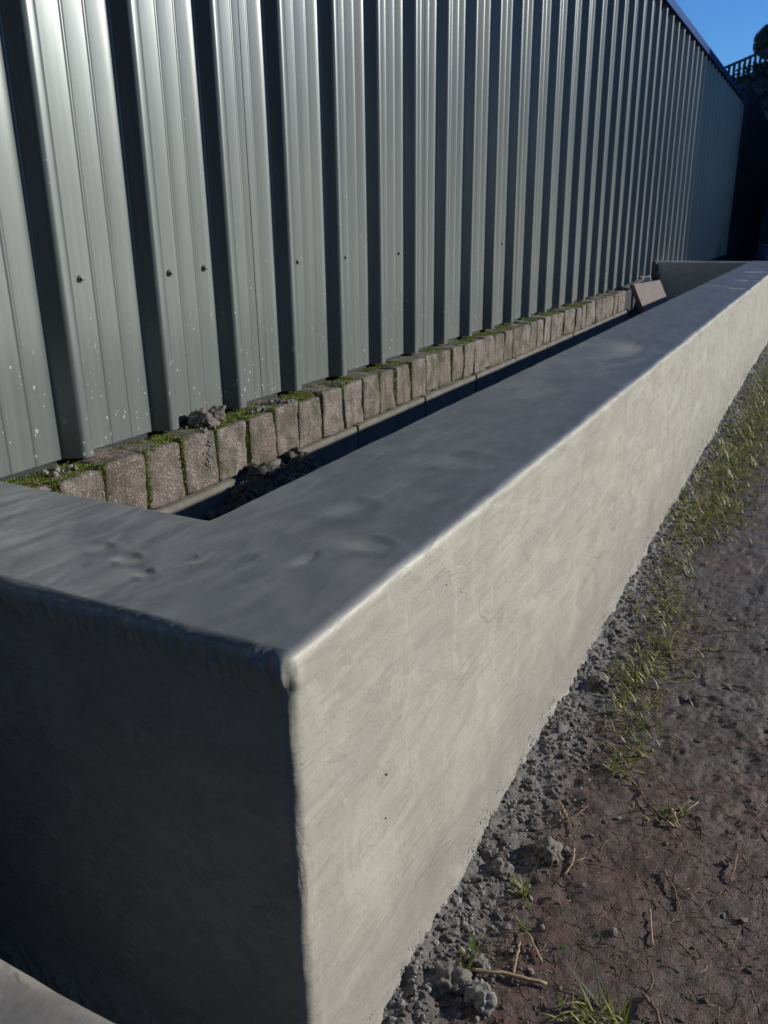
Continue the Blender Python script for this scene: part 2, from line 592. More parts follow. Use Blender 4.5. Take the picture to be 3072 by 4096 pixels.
M = dict(
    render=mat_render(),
    clad=mat_cladding(),
    brick=mat_brick(),
    mud=mat_mud(),
    cap=mat_simple('sky_tint_flashing', (0.035, 0.075, 0.22), (0.045, 0.09, 0.26), 6, 0.30, 0.02, 0.001, metal=0.3),  # blue of the reflected sky painted into the base colour
    shed=mat_simple('dark_steel_wall', (0.018, 0.022, 0.030), (0.024, 0.028, 0.036), 5, 0.5, 0.05, 0.001),
    screw=mat_simple('zinc_screw', (0.16, 0.17, 0.17), (0.22, 0.23, 0.23), 80, 0.35, 0.05, 0.0005, metal=0.7),
    washer=mat_simple('black_washer', (0.02, 0.02, 0.02), (0.03, 0.03, 0.03), 80, 0.6, 0.05, 0.0005),
    block=mat_simple('concrete_block', (0.115, 0.110, 0.098), (0.205, 0.195, 0.172), 9, 0.9, 0.6, 0.003),
    bmortar=mat_simple('old_mortar', (0.10, 0.095, 0.075), (0.17, 0.155, 0.125), 40, 0.95, 0.8, 0.004),
    soil=mat_simple('dark_soil', (0.030, 0.026, 0.023), (0.060, 0.052, 0.046), 30, 0.85, 0.9, 0.01),
    clod=mat_simple('grey_mortar_crumbs', (0.150, 0.150, 0.147), (0.235, 0.233, 0.226), 60, 0.85, 0.9, 0.006, vary=[(0.0, (0.55, 0.52, 0.50)), (0.4, (0.85, 0.84, 0.82)), (0.8, (1.05, 1.04, 1.0)), (1.0, (1.45, 1.40, 1.30))]),
    spatter=mat_simple('render_spatter', (0.26, 0.257, 0.24), (0.34, 0.336, 0.31), 60, 0.8, 0.8, 0.004),
    soil_lump=mat_simple('soil_lump', (0.050, 0.046, 0.042), (0.105, 0.098, 0.090), 40, 0.85, 0.9, 0.006),
    clod_dark=mat_simple('damp_clay_clod', (0.075, 0.071, 0.068), (0.150, 0.143, 0.136), 45, 0.8, 0.9, 0.006, vary=[(0.0, (0.50, 0.40, 0.36)), (0.35, (0.80, 0.70, 0.64)), (0.75, (1.0, 0.98, 0.95)), (1.0, (1.35, 1.30, 1.22))]),
    moss=mat_plant('moss', [(0.0, (0.065, 0.115, 0.014)), (0.5, (0.165, 0.245, 0.030)), (0.85, (0.27, 0.32, 0.06)), (1.0, (0.42, 0.40, 0.14))], 0.8, 0.2),
    grass=mat_plant('grass', [(0.0, (0.08, 0.115, 0.022)), (0.35, (0.18, 0.22, 0.045)), (0.65, (0.33, 0.35, 0.09)), (0.85, (0.46, 0.43, 0.17)), (1.0, (0.40, 0.30, 0.17))], 0.45, 0.3),
    straw=mat_plant('straw', [(0.0, (0.085, 0.050, 0.032)), (0.55, (0.150, 0.095, 0.058)), (0.85, (0.26, 0.18, 0.11)), (1.0, (0.46, 0.38, 0.25))], 0.7, 0.1),
    leaf=mat_plant('seedling_leaf', [(0.0, (0.09, 0.15, 0.04)), (1.0, (0.15, 0.21, 0.06))], 0.4, 0.35),
    paleleaf=mat_plant('pale_grass_blade', [(0.0, (0.16, 0.21, 0.13)), (1.0, (0.20, 0.25, 0.15))], 0.4, 0.3),
    stalk=mat_simple('dry_stalk', (0.22, 0.16, 0.09), (0.40, 0.32, 0.20), 60, 0.7, 0.4, 0.002, stretch=(1, 1, 4)),
    bark=mat_simple('reddish_twig', (0.10, 0.055, 0.04), (0.20, 0.12, 0.085), 70, 0.8, 0.5, 0.002),
    paver=mat_simple('mauve_concrete_slab', (0.20, 0.165, 0.165), (0.26, 0.215, 0.205), 14, 0.85, 0.35, 0.002),
    board=mat_simple('dark_damp_board', (0.020, 0.024, 0.026), (0.034, 0.040, 0.044), 9, 0.55, 0.3, 0.003),
    white=mat_simple('pale_blue_plastic', (0.45, 0.52, 0.62), (0.60, 0.66, 0.74), 12, 0.5, 0.1, 0.001),
    black=mat_simple('black_plastic', (0.012, 0.013, 0.016), (0.02, 0.021, 0.025), 12, 0.4, 0.1, 0.001),
    step=mat_simple('stained_concrete', (0.25, 0.24, 0.235), (0.37, 0.355, 0.35), 13, 0.7, 0.5, 0.003),
    timber=mat_simple('dark_fence_timber', (0.045, 0.045, 0.050), (0.075, 0.072, 0.075), 9, 0.8, 0.4, 0.003, stretch=(3, 3, 0.5)),
    hill=mat_simple('scrub_bank', (0.03, 0.04, 0.035), (0.10, 0.11, 0.10), 3, 0.9, 1.0, 0.2),
    crown=mat_plant('evergreen_leaves', [(0.0, (0.012, 0.020, 0.010)), (1.0, (0.030, 0.045, 0.020))], 0.6, 0.1),
    trunk=mat_simple('tree_bark', (0.03, 0.025, 0.02), (0.06, 0.05, 0.04), 12, 0.9, 0.6, 0.01),
    whitewash=mat_simple('white_reflector_render', (0.72, 0.71, 0.69), (0.80, 0.79, 0.77), 3, 0.8, 0.2, 0.005),
    housebrick=mat_simple('house_render', (0.25, 0.23, 0.20), (0.32, 0.30, 0.26), 3, 0.9, 0.3, 0.01),
    rooftile=mat_simple('roof_tiles', (0.06, 0.055, 0.055), (0.10, 0.085, 0.08), 6, 0.8, 0.5, 0.02),
    glass=mat_simple('window_glass', (0.02, 0.025, 0.03), (0.03, 0.035, 0.04), 2, 0.08, 0.0, 0.001),
)

# ================================================================== large structure
GZ = -0.854          # ground level
XO, XI = 0.487, 0.0645   # outer and inner face of the long planter wall
YO, YI = 0.817, 1.184    # outer and inner face of the near end wall
YEND = 12.45

# ------------------------------------------------------------------ ground
def ground_height(X, Y):
    P = np.stack([X, Y, np.zeros_like(X)], 1)
    near = np.clip((16 - np.hypot(X - 0.8, Y - 2)) / 10, 0, 1)
    h = 0.016 * fbm(P * 2.3, 3, 11)
    a = 0.62
    U = P.copy()
    U[:, 0] = P[:, 0] * math.cos(a) + P[:, 1] * math.sin(a)
    U[:, 1] = -P[:, 0] * math.sin(a) + P[:, 1] * math.cos(a)
    rid = fbm(U * np.array((4, 15, 1)), 4, 21)
    h += 0.0045 * (1 - np.abs(rid) * 3.0)
    h += 0.006 * fbm(P * 13, 4, 31)
    # platy, torn surface
    pl = fbm(P * 24 + 0.6 * np.stack([fbm(P * 9, 2, 71), fbm(P * 9, 2, 72), 0 * X], 1), 4, 41, 0.6)
    sm_ = 1 - 0.55 * np.clip((X - 0.66) / 0.10, 0, 1) * np.clip((1.95 - Y) / 0.25, 0, 1)
    h += sm_ * (0.0075 * (0.5 - np.abs(pl)) + 0.0045 * np.clip(pl * 2.5, -0.4, 0.4))
    h += 0.0026 * fbm(P * 62, 3, 45, 0.65)
    # crumbly spoil heaped against the wall
    t = np.clip((0.64 + 0.06 * fbm(P * np.array((0, 3, 0)), 2, 61) - X) / 0.13, 0, 1) * (X > 0.3) * (Y > 0.6)
    h += 0.030 * t * t + 0.016 * np.sqrt(t) * fbm(P * 30, 4, 81, 0.7)
    return h * near


xs = np.concatenate([[-300, -120, -50, -20, -8, -4, -2, -1.2, -0.8, -0.5, -0.3], np.arange(-0.2, 0.44, 0.03), np.arange(0.44, 1.24, 0.0055), np.arange(1.26, 2.2, 0.05), [2.5, 3, 4, 6, 9, 14, 20, 30, 50, 120, 300]])
ys = np.concatenate([[-300, -120, -50, -20, -8, -4, -2.5, -1.5, -1, -0.6, -0.3, -0.1], np.arange(0.0, 0.9, 0.05), np.arange(0.92, 2.6, 0.006), np.arange(2.6, 5, 0.016), np.arange(5, 13, 0.05), [13.5, 14.5, 16, 18, 21, 25, 32, 50, 120, 300]])
X, Y = np.meshgrid(xs, ys, indexing='ij')
Xf, Yf = X.ravel(), Y.ravel()
hz = ground_height(Xf, Yf)
gv = np.stack([Xf, Yf, GZ + hz], 1)
nx, ny = len(xs), len(ys)
ii, jj = np.meshgrid(np.arange(nx - 1), np.arange(ny - 1), indexing='ij')
q = (ii * ny + jj).ravel()
gf = np.stack([q, q + ny, q + ny + 1, q + 1], 1).tolist()
ground = link('ground', mesh_from('ground', gv, gf), M['mud'])
tag(ground, kind='structure')


HZ = hz.reshape(nx, ny)


def gz_at(x, y):
    i = min(max(int(np.searchsorted(xs, x)) - 1, 0), nx - 2)
    j = min(max(int(np.searchsorted(ys, y)) - 1, 0), ny - 2)
    u = (x - xs[i]) / (xs[i + 1] - xs[i])
    v_ = (y - ys[j]) / (ys[j + 1] - ys[j])
    return GZ + float((1 - u) * (1 - v_) * HZ[i, j] + u * (1 - v_) * HZ[i + 1, j] + u * v_ * HZ[i + 1, j + 1] + (1 - u) * v_ * HZ[i, j + 1])


# ------------------------------------------------------------------ steel clad shed wall
XC = -1.1589         # pan plane
PITCH, Y0 = 0.4280, 1.9046   # rib spacing and first visible rib
RB, RC, RD = 0.0414, 0.0448, 0.0655   # web run, crown width, rib depth
ZB, ZT = -0.213, 2.917
shed = thing('steel_clad_shed', 'long shed wall of grey ribbed steel cladding standing behind the brick kerb', 'shed', (XC, 0, GZ))


def clad_profile(k0, k1):
    """(y, x) points of the ribbed sheet between two rib indexes: from mid pan to mid pan, folds rounded"""
    L = PITCH - 2 * RB - RC

    def swage(pan0, t):
        sy = pan0 + L * t
        return [(sy - 0.0085, 0.0, 0.002, 0.002), (sy - 0.0025, 0.0026, 0.002, 0.002), (sy + 0.0025, 0.0026, 0.002, 0.002), (sy + 0.0085, 0.0, 0.002, 0.002)]

    pts = [(Y0 + PITCH * k0 - L * 0.48, 0.0, 0, 0)]
    for k in range(k0, k1):
        yw = Y0 + PITCH * k
        pts += swage(yw - L, 0.68)
        pts += [(yw + 0.004, 0.0, 0.040, 0.013), (yw + RB, RD, 0.015, 0.015), (yw + RB + RC, RD, 0.015, 0.015), (yw + 2 * RB + RC, 0.0, 0.014, 0.014)]
        pts += swage(yw + 2 * RB + RC, 0.36)
    pts.append((Y0 + PITCH * k1 - L * 0.48, 0.0, 0, 0))
    P = [np.array(p[:2]) for p in pts]
    out = [P[0]]
    for i in range(1, len(P) - 1):
        a, b, c = P[i - 1], P[i], P[i + 1]
        l1, l2 = np.linalg.norm(b - a), np.linalg.norm(c - b)
        d0, d1 = min(pts[i][2], l1 * 0.8), min(pts[i][3], l2 * 0.48)
        p0 = b - (b - a) / l1 * d0
        p1 = b + (c - b) / l2 * d1
        n_ = 9 if pts[i][2] > 0.03 else (6 if pts[i][2] > 0.01 else 3)
        for t in np.linspace(0, 1, n_):
            out.append((1 - t) ** 2 * p0 + 2 * t * (1 - t) * b + t * t * p1)
    out.append(P[-1])
    return np.array(out)


sheets = [(-11, -8), (-8, -5), (-5, -1), (-1, 3), (3, 7), (7, 11), (11, 15), (15, 19), (19, 23), (23, 27), (27, 31), (31, 35), (35, 39), (39, 43), (43, 45)]
for si, (k0, k1) in enumerate(sheets):
    pr = clad_profile(k0, k1)
    zs = np.concatenate([[ZB], np.linspace(ZB + 0.10, ZT, 30)])
    n = len(pr)
    V = np.zeros((n, len(zs), 3))
    V[:, :, 1] = pr[:, 0][:, None]
    V[:, :, 0] = pr[:, 1][:, None]
    V[:, :, 2] = zs[None, :]
    W = V.reshape(-1, 3)
    # slight oil-canning and a bow in every sheet
    wob = 0.0018 * fbm(W * np.array((0, 2.9, 0.9)), 2, 77) + 0.0036 * fbm(W * np.array((0, 0.63, 0.52)), 2, 78)
    W[:, 0] += wob
    f = [(i * len(zs) + j, (i + 1) * len(zs) + j, (i + 1) * len(zs) + j + 1, i * len(zs) + j + 1) for i in range(n - 1) for j in range(len(zs) - 1)]
    W[:, 2] -= GZ
    W[:, 0] -= 0.0022 * (W[:, 1] - Y0 - PITCH * k0) / (PITCH * (k1 - k0))      # each sheet laps over the last
    me = mesh_from('cladding_sheet', W, f, True, 40)
    o = link('cladding_sheet', me, M['clad'], shed)

yb1 = Y0 + PITCH * 45
# body behind the sheets, so that the wall stands as a building
v, f = box_arrays(-3.6, -0.012, Y0 - PITCH * 11 - 0.02, yb1 - 0.01, 0.0, ZT - GZ - 0.02)
link('shed_body', mesh_from('shed_body', v, f, False), M['shed'], shed)
# eaves flashing: a folded strip with a drip lip
prof = [(-0.50, 0.15), (0.078, 0.070), (0.090, 0.060), (0.090, -0.030), (0.099, -0.042), (0.094, -0.046), (0.080, -0.034), (0.080, 0.056), (-0.50, 0.13)]
yy = [Y0 - PITCH * 11 - 0.02, 3.0, 8.0, 14.0, yb1 + 0.02]
V, F = [], []
for yv in yy:
    for (px, pz) in prof:
        V.append((px, yv, ZT - GZ + 0.012 + pz))
F = grid_faces(len(yy), len(prof), 0, True)
F += [tuple(range(len(prof))), tuple((len(yy) - 1) * len(prof) + i for i in range(len(prof)))[::-1]]
link('eaves_flashing', mesh_from('eaves_flashing', V, F, False), M['cap'], shed)

# fixing screws: hexagon head on a dished washer
bm = bmesh.new()
bmesh.ops.create_cone(bm, cap_ends=True, segments=16, radius1=0.0085, radius2=0.0068, depth=0.0026, matrix=Matrix.Translation((0, 0, 0.0013)))
bmesh.ops.create_cone(bm, cap_ends=True, segments=6, radius1=0.0048, radius2=0.0046, depth=0.005, matrix=Matrix.Translation((0, 0, 0.0051)))
bmesh.ops.create_uvsphere(bm, u_segments=12, v_segments=6, radius=0.0042, matrix=Matrix.Translation((0, 0, 0.0072)) @ Matrix.Diagonal((1, 1, 0.45, 1)))
sme = bpy.data.meshes.new('screw')
bm.to_mesh(sme)
bm.free()
for (sy, sz) in ((2.083, 0.355), (2.514, 0.351), (2.713, 0.359), (3.377, 0.354), (3.815, 0.358), (4.418, 0.358), (6.123, 0.372), (7.738, 0.353), (9.383, 0.359), (11.0, 0.37), (12.7, 0.36)):
    o = link('screw', sme, M['screw'], shed)
    o.location = (0.001, sy, sz - GZ)
    o.rotation_euler = (0, R(90), 0)
    o.scale = (1.45,) * 3 if sy < 3.2 else (1.1,) * 3

# ------------------------------------------------------------------ raised planter wall (one rendered body)
planter = thing('raised_planter', 'long grey raised planter wall freshly coated in smooth moist render', 'planter', (0, 0, GZ))


def planter_mesh():
    r = 0.020
    # profile: (inset o from outer face, z), going up the outer face, over the top, down the inner face
    prof = []
    T1 = XO - XI
    zlow = GZ - 0.05
    for z in np.concatenate([[zlow], np.arange(GZ, GZ + 0.12, 0.006), np.arange(GZ + 0.1225, -0.06, 0.0125), np.arange(-0.06, -r, 0.0035)]):
        prof.append((0.0, z))
    for a in np.linspace(0, math.pi / 2, 7):
        prof.append((r - r * math.cos(a), -r + r * math.sin(a)))
    for o in np.arange(r + 0.006, T1 - 0.012, 0.0085):
        prof.append((o, 0.0))
    for a in np.linspace(0, math.pi / 2, 6):
        prof.append((T1 - 0.012 + 0.012 * math.sin(a), -0.012 + 0.012 * math.cos(a)))
    for z in (-0.03, -0.06, -0.10, -0.16, -0.25, -0.45):
        prof.append((T1, z))
    prof = np.array(prof)
    rr = 0.020
    o = prof[:, 0]
    TE = YI - YO
    oe = o * TE / T1                         # the end wall is a little thinner
    V = []
    dirs = []
    # end wall, from the shed to the corner
    n1 = 420
    for i in range(n1):
        t = i / n1
        x1 = XO - np.maximum(rr, o)
        xx = -1.155 + (x1 + 1.155) * t ** 0.8
        V.append(np.stack([xx, YO + oe, prof[:, 1]], 1))
        dirs.append((0.0, -1.0))
    # rounded corner
    for a in np.linspace(0, math.pi / 2, 10)[:]:
        rad = np.maximum(rr - o, 0)
        cxx = XO - np.maximum(rr, o)
        cyy = YO + np.maximum(rr, oe) * 1.0
        cyy = np.where(o < rr, YO + rr, YO + oe)
        V.append(np.stack([cxx + rad * math.sin(a), cyy - rad * math.cos(a), prof[:, 1]], 1))
        dirs.append((math.sin(a), -math.cos(a)))
    ysr = []
    y = 0.0
    while YO + rr + y < YEND:
        ysr.append(y)
        y += 0.0075 + 0.010 * max(0, y - 0.6) * 0.9
    ysr.append(YEND - YO - rr)
    ysr = np.array(ysr)
    tt = ysr / ysr[-1]
    for t in tt[1:]:
        y0 = np.where(o < rr, YO + rr, YO + oe)
        V.append(np.stack([XO - o, y0 + (YEND - y0) * t, prof[:, 1]], 1))
        dirs.append((1.0, 0.0))
    V = np.array(V)
    ns, npr = V.shape[0], V.shape[1]
    # normals: station direction combined with the profile direction
    tp = np.gradient(prof, axis=0)
    pn = np.stack([-(-tp[:, 1]), tp[:, 0]], 1)          # (outward, up)
    pn = np.stack([tp[:, 1], tp[:, 0]], 1)
    pn /= np.linalg.norm(pn, axis=1, keepdims=True)
    N = np.zeros_like(V)
    N[:, :, 0] = np.array(dirs)[:, 0][:, None] * pn[:, 0][None]
    N[:, :, 1] = np.array(dirs)[:, 1][:, None] * pn[:, 0][None]
    N[:, :, 2] = pn[:, 1][None]
    # the inner mitre and the top share one direction
    flat = np.abs(pn[:, 0]) < 0.4
    N[:, flat, 0:2] = 0
    N[:, flat, 2] = 1
    P = V.reshape(-1, 3)
    N = N.reshape(-1, 3)
    zt = np.clip((P[:, 2] + 0.02) / 0.02, 0, 1)      # 1 on the top
    long_face = (N[:, 0] > 0.6)
    arr = np.exp(-((P[:, 2] + 0.012) / 0.016) ** 2) * (N[:, 2] < 0.99)
    tf = 1 - 0.75 * zt
    d = arr * 0.0030 * fbm(P * np.array((12, 12, 30)), 3, 115) + tf * (0.0035 * fbm(P * 3.2, 3, 101) + 0.0016 * fbm(P * 11, 3, 102))
    # slanting trowel sweeps on the faces
    a = R(-6)
    U = P.copy()
    U[:, 1] = P[:, 1] * math.cos(a) + P[:, 2] * math.sin(a)
    U[:, 2] = -P[:, 1] * math.sin(a) + P[:, 2] * math.cos(a)
    sw = fbm(U * np.array((4, 3.0, 17)), 3, 103)
    d += (1 - zt) * 0.0013 * sw
    lip = np.clip(1 - np.abs(fbm(U * np.array((3, 2.4, 9)), 2, 104)) * 9, 0, 1)
    d += (1 - zt) * 0.0010 * lip * np.clip(fbm(P * 2.5, 2, 109) * 4, 0, 1)
    # flare of mortar at the foot
    foot = np.clip((GZ + 0.12 - P[:, 2]) / 0.12, 0, 1)
    d += 0.014 * foot ** 2 * (1 + 0.6 * fbm(P * 14, 2, 105)) + 0.010 * foot ** 1.5 * fbm(P * 55, 3, 110, 0.7)
    # sagging ragged arris along the end wall: short vertical runs
    endf = np.clip((YO + 0.035 - P[:, 1]) / 0.02, 0, 1)
    band = np.exp(-((P[:, 2] + 0.028 + 0.012 * vnoise(P * np.array((16, 0, 0)), 3)) / 0.017) ** 2)
    runs = fbm(P * np.array((150, 3, 22)), 2, 106) + 0.8 * fbm(P * np.array((60, 3, 10)), 2, 107)
    d += endf * band * (0.0028 + 0.0055 * runs)
    # vertical corner: beaded, scraped strip
    dc = np.hypot(P[:, 0] - XO, P[:, 1] - YO)
    cor = np.exp(-(dc / 0.035) ** 2) * (1 - zt)
    d += cor * 0.0035 * fbm(P * np.array((40, 40, 26)), 3, 108)
    ridge = np.exp(-((P[:, 1] - (YO + 0.030 + 0.003 * vnoise(P * np.array((0, 0, 25)), 9))) / 0.0045) ** 2) * long_face
    d += ridge * 0.0035 * np.clip((-0.18 - P[:, 2]) * 6, 0, 1) * (0.6 + 0.6 * vnoise(P * np.array((0, 0, 40)), 10))
    P = P + N * d[:, None]
    # top: gentle sag, long float ripples and a few dents with raised lips
    top = zt
    P[:, 2] += top * 0.0016 * fbm(P * np.array((5, 2.2, 0)), 3, 111)
    P[:, 2] += top * 0.0009 * fbm(np.stack([P[:, 0] * 6 + P[:, 1] * 8, P[:, 1] * 3 - P[:, 0] * 14, 0 * P[:, 0]], 1), 2, 112)
    for (dx, dy, rx, ry, dep) in ((0.06, 0.975, 0.030, 0.018, 0.004), (0.165, 1.005, 0.012, 0.020, 0.0025), (0.178, 1.02, 0.010, 0.02, 0.0025), (0.255, 1.045, 0.012, 0.022, 0.003),
                                  (0.13, 0.94, 0.02, 0.015, 0.004), (-0.02, 0.99, 0.03, 0.02, 0.003), (0.33, 1.10, 0.016, 0.03, 0.004), (0.38, 1.2, 0.05, 0.03, 0.003),
                                  (0.25, 1.35, 0.06, 0.05, 0.003), (0.3, 1.75, 0.09, 0.06, 0.003), (0.22, 2.6, 0.09, 0.2, 0.003), (0.3, 3.6, 0.07, 0.2, 0.004)):
        q2 = ((P[:, 0] - dx) / rx) ** 2 + ((P[:, 1] - dy) / ry) ** 2
        P[:, 2] += top * (-dep * np.exp(-q2) + dep * 0.7 * np.exp(-(np.sqrt(q2) - 1.35) ** 2 * 9) * (P[:, 0] > dx))
    # knocks through the outer arris at the far end
    for (dx, dy, rx, ry) in ((0.36, 9.8, 0.12, 0.10), (0.39, 8.42, 0.11, 0.07), (0.42, 7.36, 0.08, 0.05)):
        q2 = ((P[:, 0] - dx) / rx) ** 2 + ((P[:, 1] - dy) / ry) ** 2
        P[:, 2] -= top * 0.03 * np.exp(-q2 ** 2)
    F = grid_faces(ns, npr)
    F.append(tuple((ns - 1) * npr + j for j in range(npr)))
    P[:, 2] -= GZ
    return P, F


PV, PF = planter_mesh()
pme = mesh_from('rendered_wall', PV, PF)
bm = bmesh.new()
bm.from_mesh(pme)
bmesh.ops.recalc_face_normals(bm, faces=bm.faces[:])
bm.to_mesh(pme)
bm.free()
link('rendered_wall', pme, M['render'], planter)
xs_ = np.linspace(-1.156, XI + 0.006, 70)
prf = [(YEND - 0.36, -0.75)] + [(YEND - 0.36, z) for z in (-0.5, -0.3, -0.18, -0.09, -0.04, -0.015)] + [(YEND - 0.354, -0.006), (YEND - 0.34, -0.002)] + [(y_, -0.002) for y_ in (YEND - 0.26, YEND - 0.18, YEND - 0.1, YEND - 0.02)] + [(YEND - 0.006, -0.01), (YEND, -0.03), (YEND, -0.4), (YEND, -0.8)]
V = np.array([(x_, y_, z_ - GZ) for x_ in xs_ for (y_, z_) in prf])
V[:, 1] += 0.006 * fbm(V * 4, 3, 130)
V[:, 2] += 0.005 * fbm(V * 3, 3, 131) * (V[:, 2] > -GZ - 0.02)
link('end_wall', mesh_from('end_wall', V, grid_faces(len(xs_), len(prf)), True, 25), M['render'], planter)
s = Soup()
for i in range(40):
    W, F = lump(rng.uniform(0.015, 0.045), i + 70, 2, 1.2, 0.5)
    s.add(W + np.array((-1.10 + rng.normal() * 0.03, YEND - 0.37 + rng.normal() * 0.02, -GZ + 0.01 - rng.random() * 0.35)), F)
tag(link('ragged_mortar', s.mesh('ragged_mortar'), M['clod_dark'], planter), kind='stuff')
# pieces sunk in the coat
for (px, py, pz, r_) in ((0.4885, 1.072, -0.345, 0.0017), (0.4885, 1.068, -0.43, 0.0013), (0.4885, 1.31, -0.10, 0.0013)):
    W, F = lump(r_, int(px * 1000 + py * 100), 1, 1.6)
    W = rot_xyz(W, 0.4, 0, 0) + np.array((px, py, pz - GZ))
    link('grit', mesh_from('grit', W, F), M['washer'], planter)

# ------------------------------------------------------------------ brick kerb with its block footing
XB = -1.0003
BZ0, BZ1 = -0.4475, -0.2268
BP, J0 = 0.19411, 1.9315
kerb = thing('brick_kerb', 'old row of worn upright bricks with mossy joints at the foot of the shed', 'brick wall', (XB, 0, BZ0))
bmeshes = [rough_box('brick', (0.19, BP - 0.007, BZ1 - BZ0 - 0.006), 12, 0.011, 0.0050, s, 30.0) for s in range(7)]
for me in bmeshes:
    me.materials.append(M['brick'])
for i in range(-3, 41):
    me = bmeshes[(i * 3 + (i // 5)) % 7]
    o = link('brick', me, None, kerb)
    o.location = (-0.095 + random.uniform(-0.008, 0.006), J0 + BP * (i + 0.5) + random.uniform(-0.004, 0.004), (BZ1 - BZ0) / 2 + random.uniform(-0.006, 0.006))
    o.rotation_euler = (random.uniform(-0.022, 0.022), random.uniform(-0.05, 0.05) + (math.pi if i % 2 else 0), random.uniform(-0.045, 0.045))
# mortar standing back between the bricks
s = Soup()
for i in range(-3, 42):
    yc = J0 + BP * i
    V, F = box_arrays(-0.17, -0.010 - random.uniform(0.0, 0.010) - 0.012 * (random.random() < 0.3), yc - 0.016, yc + 0.016, 0.003, BZ1 - BZ0 - 0.012)
    s.add(V, F)
tag(link('mortar_joint', s.mesh('mortar_joint', False), M['bmortar'], kerb), kind='stuff')
# foundation blocks
kb = 0
y = 1.18
blk = [rough_box('foundation_block', (0.27, 0.800, 0.38), 9, 0.009, 0.0020, 40 + s_, 10) for s_ in range(3)]
for me in blk:
    me.materials.append(M['block'])
while y < 9.6:
    o = link('foundation_block', blk[kb % 3], None, kerb)
    o.location = (-0.134 + random.uniform(-0.004, 0.004), y + 0.408, -0.196)
    y += 0.8165
    kb += 1

# ================================================================== soil in the planter
def soil_height(x, y):
    P = np.stack([x, y, 0 * x], 1)
    h = -0.66 + 0.05 * fbm(P * 5, 4, 201) + 0.02 * fbm(P * 22, 3, 202)
    for (cy, w, top) in ((2.72, 0.20, 0.22), (3.05, 0.16, 0.15), (2.35, 0.2, 0.05)):
        h += np.exp(-((y - cy) / w) ** 2) * np.clip((-0.62 - x) / 0.30, 0, 1) * (top + 0.05 * fbm(P * 14, 3, 203))
    return h


xs_ = np.linspace(-1.12, 0.075, 70)
ys_ = np.concatenate([np.arange(1.17, 4.0, 0.02), np.arange(4.0, 12.2, 0.10)])
X, Y = np.meshgrid(xs_, ys_, indexing='ij')
SV = np.stack([X.ravel(), Y.ravel(), soil_height(X.ravel(), Y.ravel())], 1)
tag(link('soil', mesh_from('soil', SV, grid_faces(len(xs_), len(ys_))), M['soil']), kind='structure')
s = Soup()
for i in range(900):
    yy_ = 2.74 + rng.normal() * 0.24
    xx_ = -0.985 + abs(rng.normal()) * 0.10
    zz = float(soil_height(np.array([xx_]), np.array([yy_]))[0])
    W, F = lump(0.006 + 0.022 * rng.random() ** 2, i, 2, 0.8, 0.8, 1.8)
    s.add(rot_xyz(W, rng.uniform(0, 6), rng.uniform(0, 6), rng.uniform(0, 6)) + np.array((xx_, yy_, zz + 0.008)), F)
tag(link('soil_crumbs', s.mesh('soil_crumbs', False), M['soil_lump']), kind='stuff')

# ------------------------------------------------------------------ moss on the bricks
s = Soup()


def tuft(x, y, z, nrm, n, ln, spread):
    for _ in range(n):
        a = rng.uniform(0, 6.28)
        b = np.array((x, y, z)) + np.array((rng.normal() * spread[0], rng.normal() * spread[1], rng.normal() * spread[2]))
        d = np.array(nrm) + 0.8 * rng.normal(size=3)
        d /= np.linalg.norm(d)
        sd_ = np.cross(d, rng.normal(size=3))
        sd_ /= np.linalg.norm(sd_)
        L = ln * rng.uniform(0.5, 1.3)
        w = L * 0.22
        s.add([b - sd_ * w, b + sd_ * w, b + d * L], [(0, 1, 2)])


for i in range(-3, 34):
    yj = J0 + BP * i
    near = max(0.0, 1.0 - max(0, i - 5) * 0.05)
    jd = (0.25 + 0.75 * rng.random()) * near if (i < 5 or rng.random() < 0.45) else 0.06
    w_ = 0.0075 if i < 5 else 0.005
    for _ in range(int(190 * jd)):
        zz = BZ0 + (BZ1 - BZ0) * (rng.uniform(0.03, 1) ** 0.8)
        tuft(XB - 0.006, yj + rng.normal() * 0.002, zz, (1, 0, 0.4), 6, 0.0085, (0.003, w_, 0.006))
    # top, in cushions
    dens = (0.35 + 0.65 * near) * rng.uniform(0.4, 1.0)
    for _ in range(int(520 * dens)):
        yy_ = yj + BP * rng.random()
        xx_ = XB - 0.022 - 0.13 * rng.random() ** 0.8
        if vnoise(np.array([[xx_ * 22, yy_ * 14, 0.0]]), 88)[0] < -0.25:
            continue
        tuft(xx_, yy_, BZ1 - 0.006, (0, 0, 1), 7, 0.010, (0.008, 0.010, 0.002))
    # a few mossy runs over the front arris
    if i < 9:
        for _ in range(int(60 * near)):
            tuft(XB - 0.008 - 0.015 * rng.random(), yj + BP * rng.random() ** 2 * 0.5, BZ1 - 0.012 * rng.random() ** 2, (0.6, 0, 0.8), 5, 0.008, (0.004, 0.008, 0.004))
tag(link('moss', s.mesh('moss', False), M['moss']), kind='stuff')
s = Soup()
for _ in range(90):
    yy_ = rng.uniform(1.4, 3.4)
    a_ = rng.normal() * 0.5 + 1.5
    L = rng.uniform(0.02, 0.07)
    p0 = np.array((XB - 0.03 - 0.10 * rng.random(), yy_, BZ1 + 0.004))
    d_ = np.array((math.cos(a_), math.sin(a_), 0.0))
    V, F = tube([p0, p0 + d_ * L * 0.5 + np.array((0, 0, 0.004)), p0 + d_ * L], [0.0010, 0.0009, 0.0005], 4)
    s.add(V, F)
tag(link('dead_grass', s.mesh('dead_grass'), M['straw']), kind='stuff')

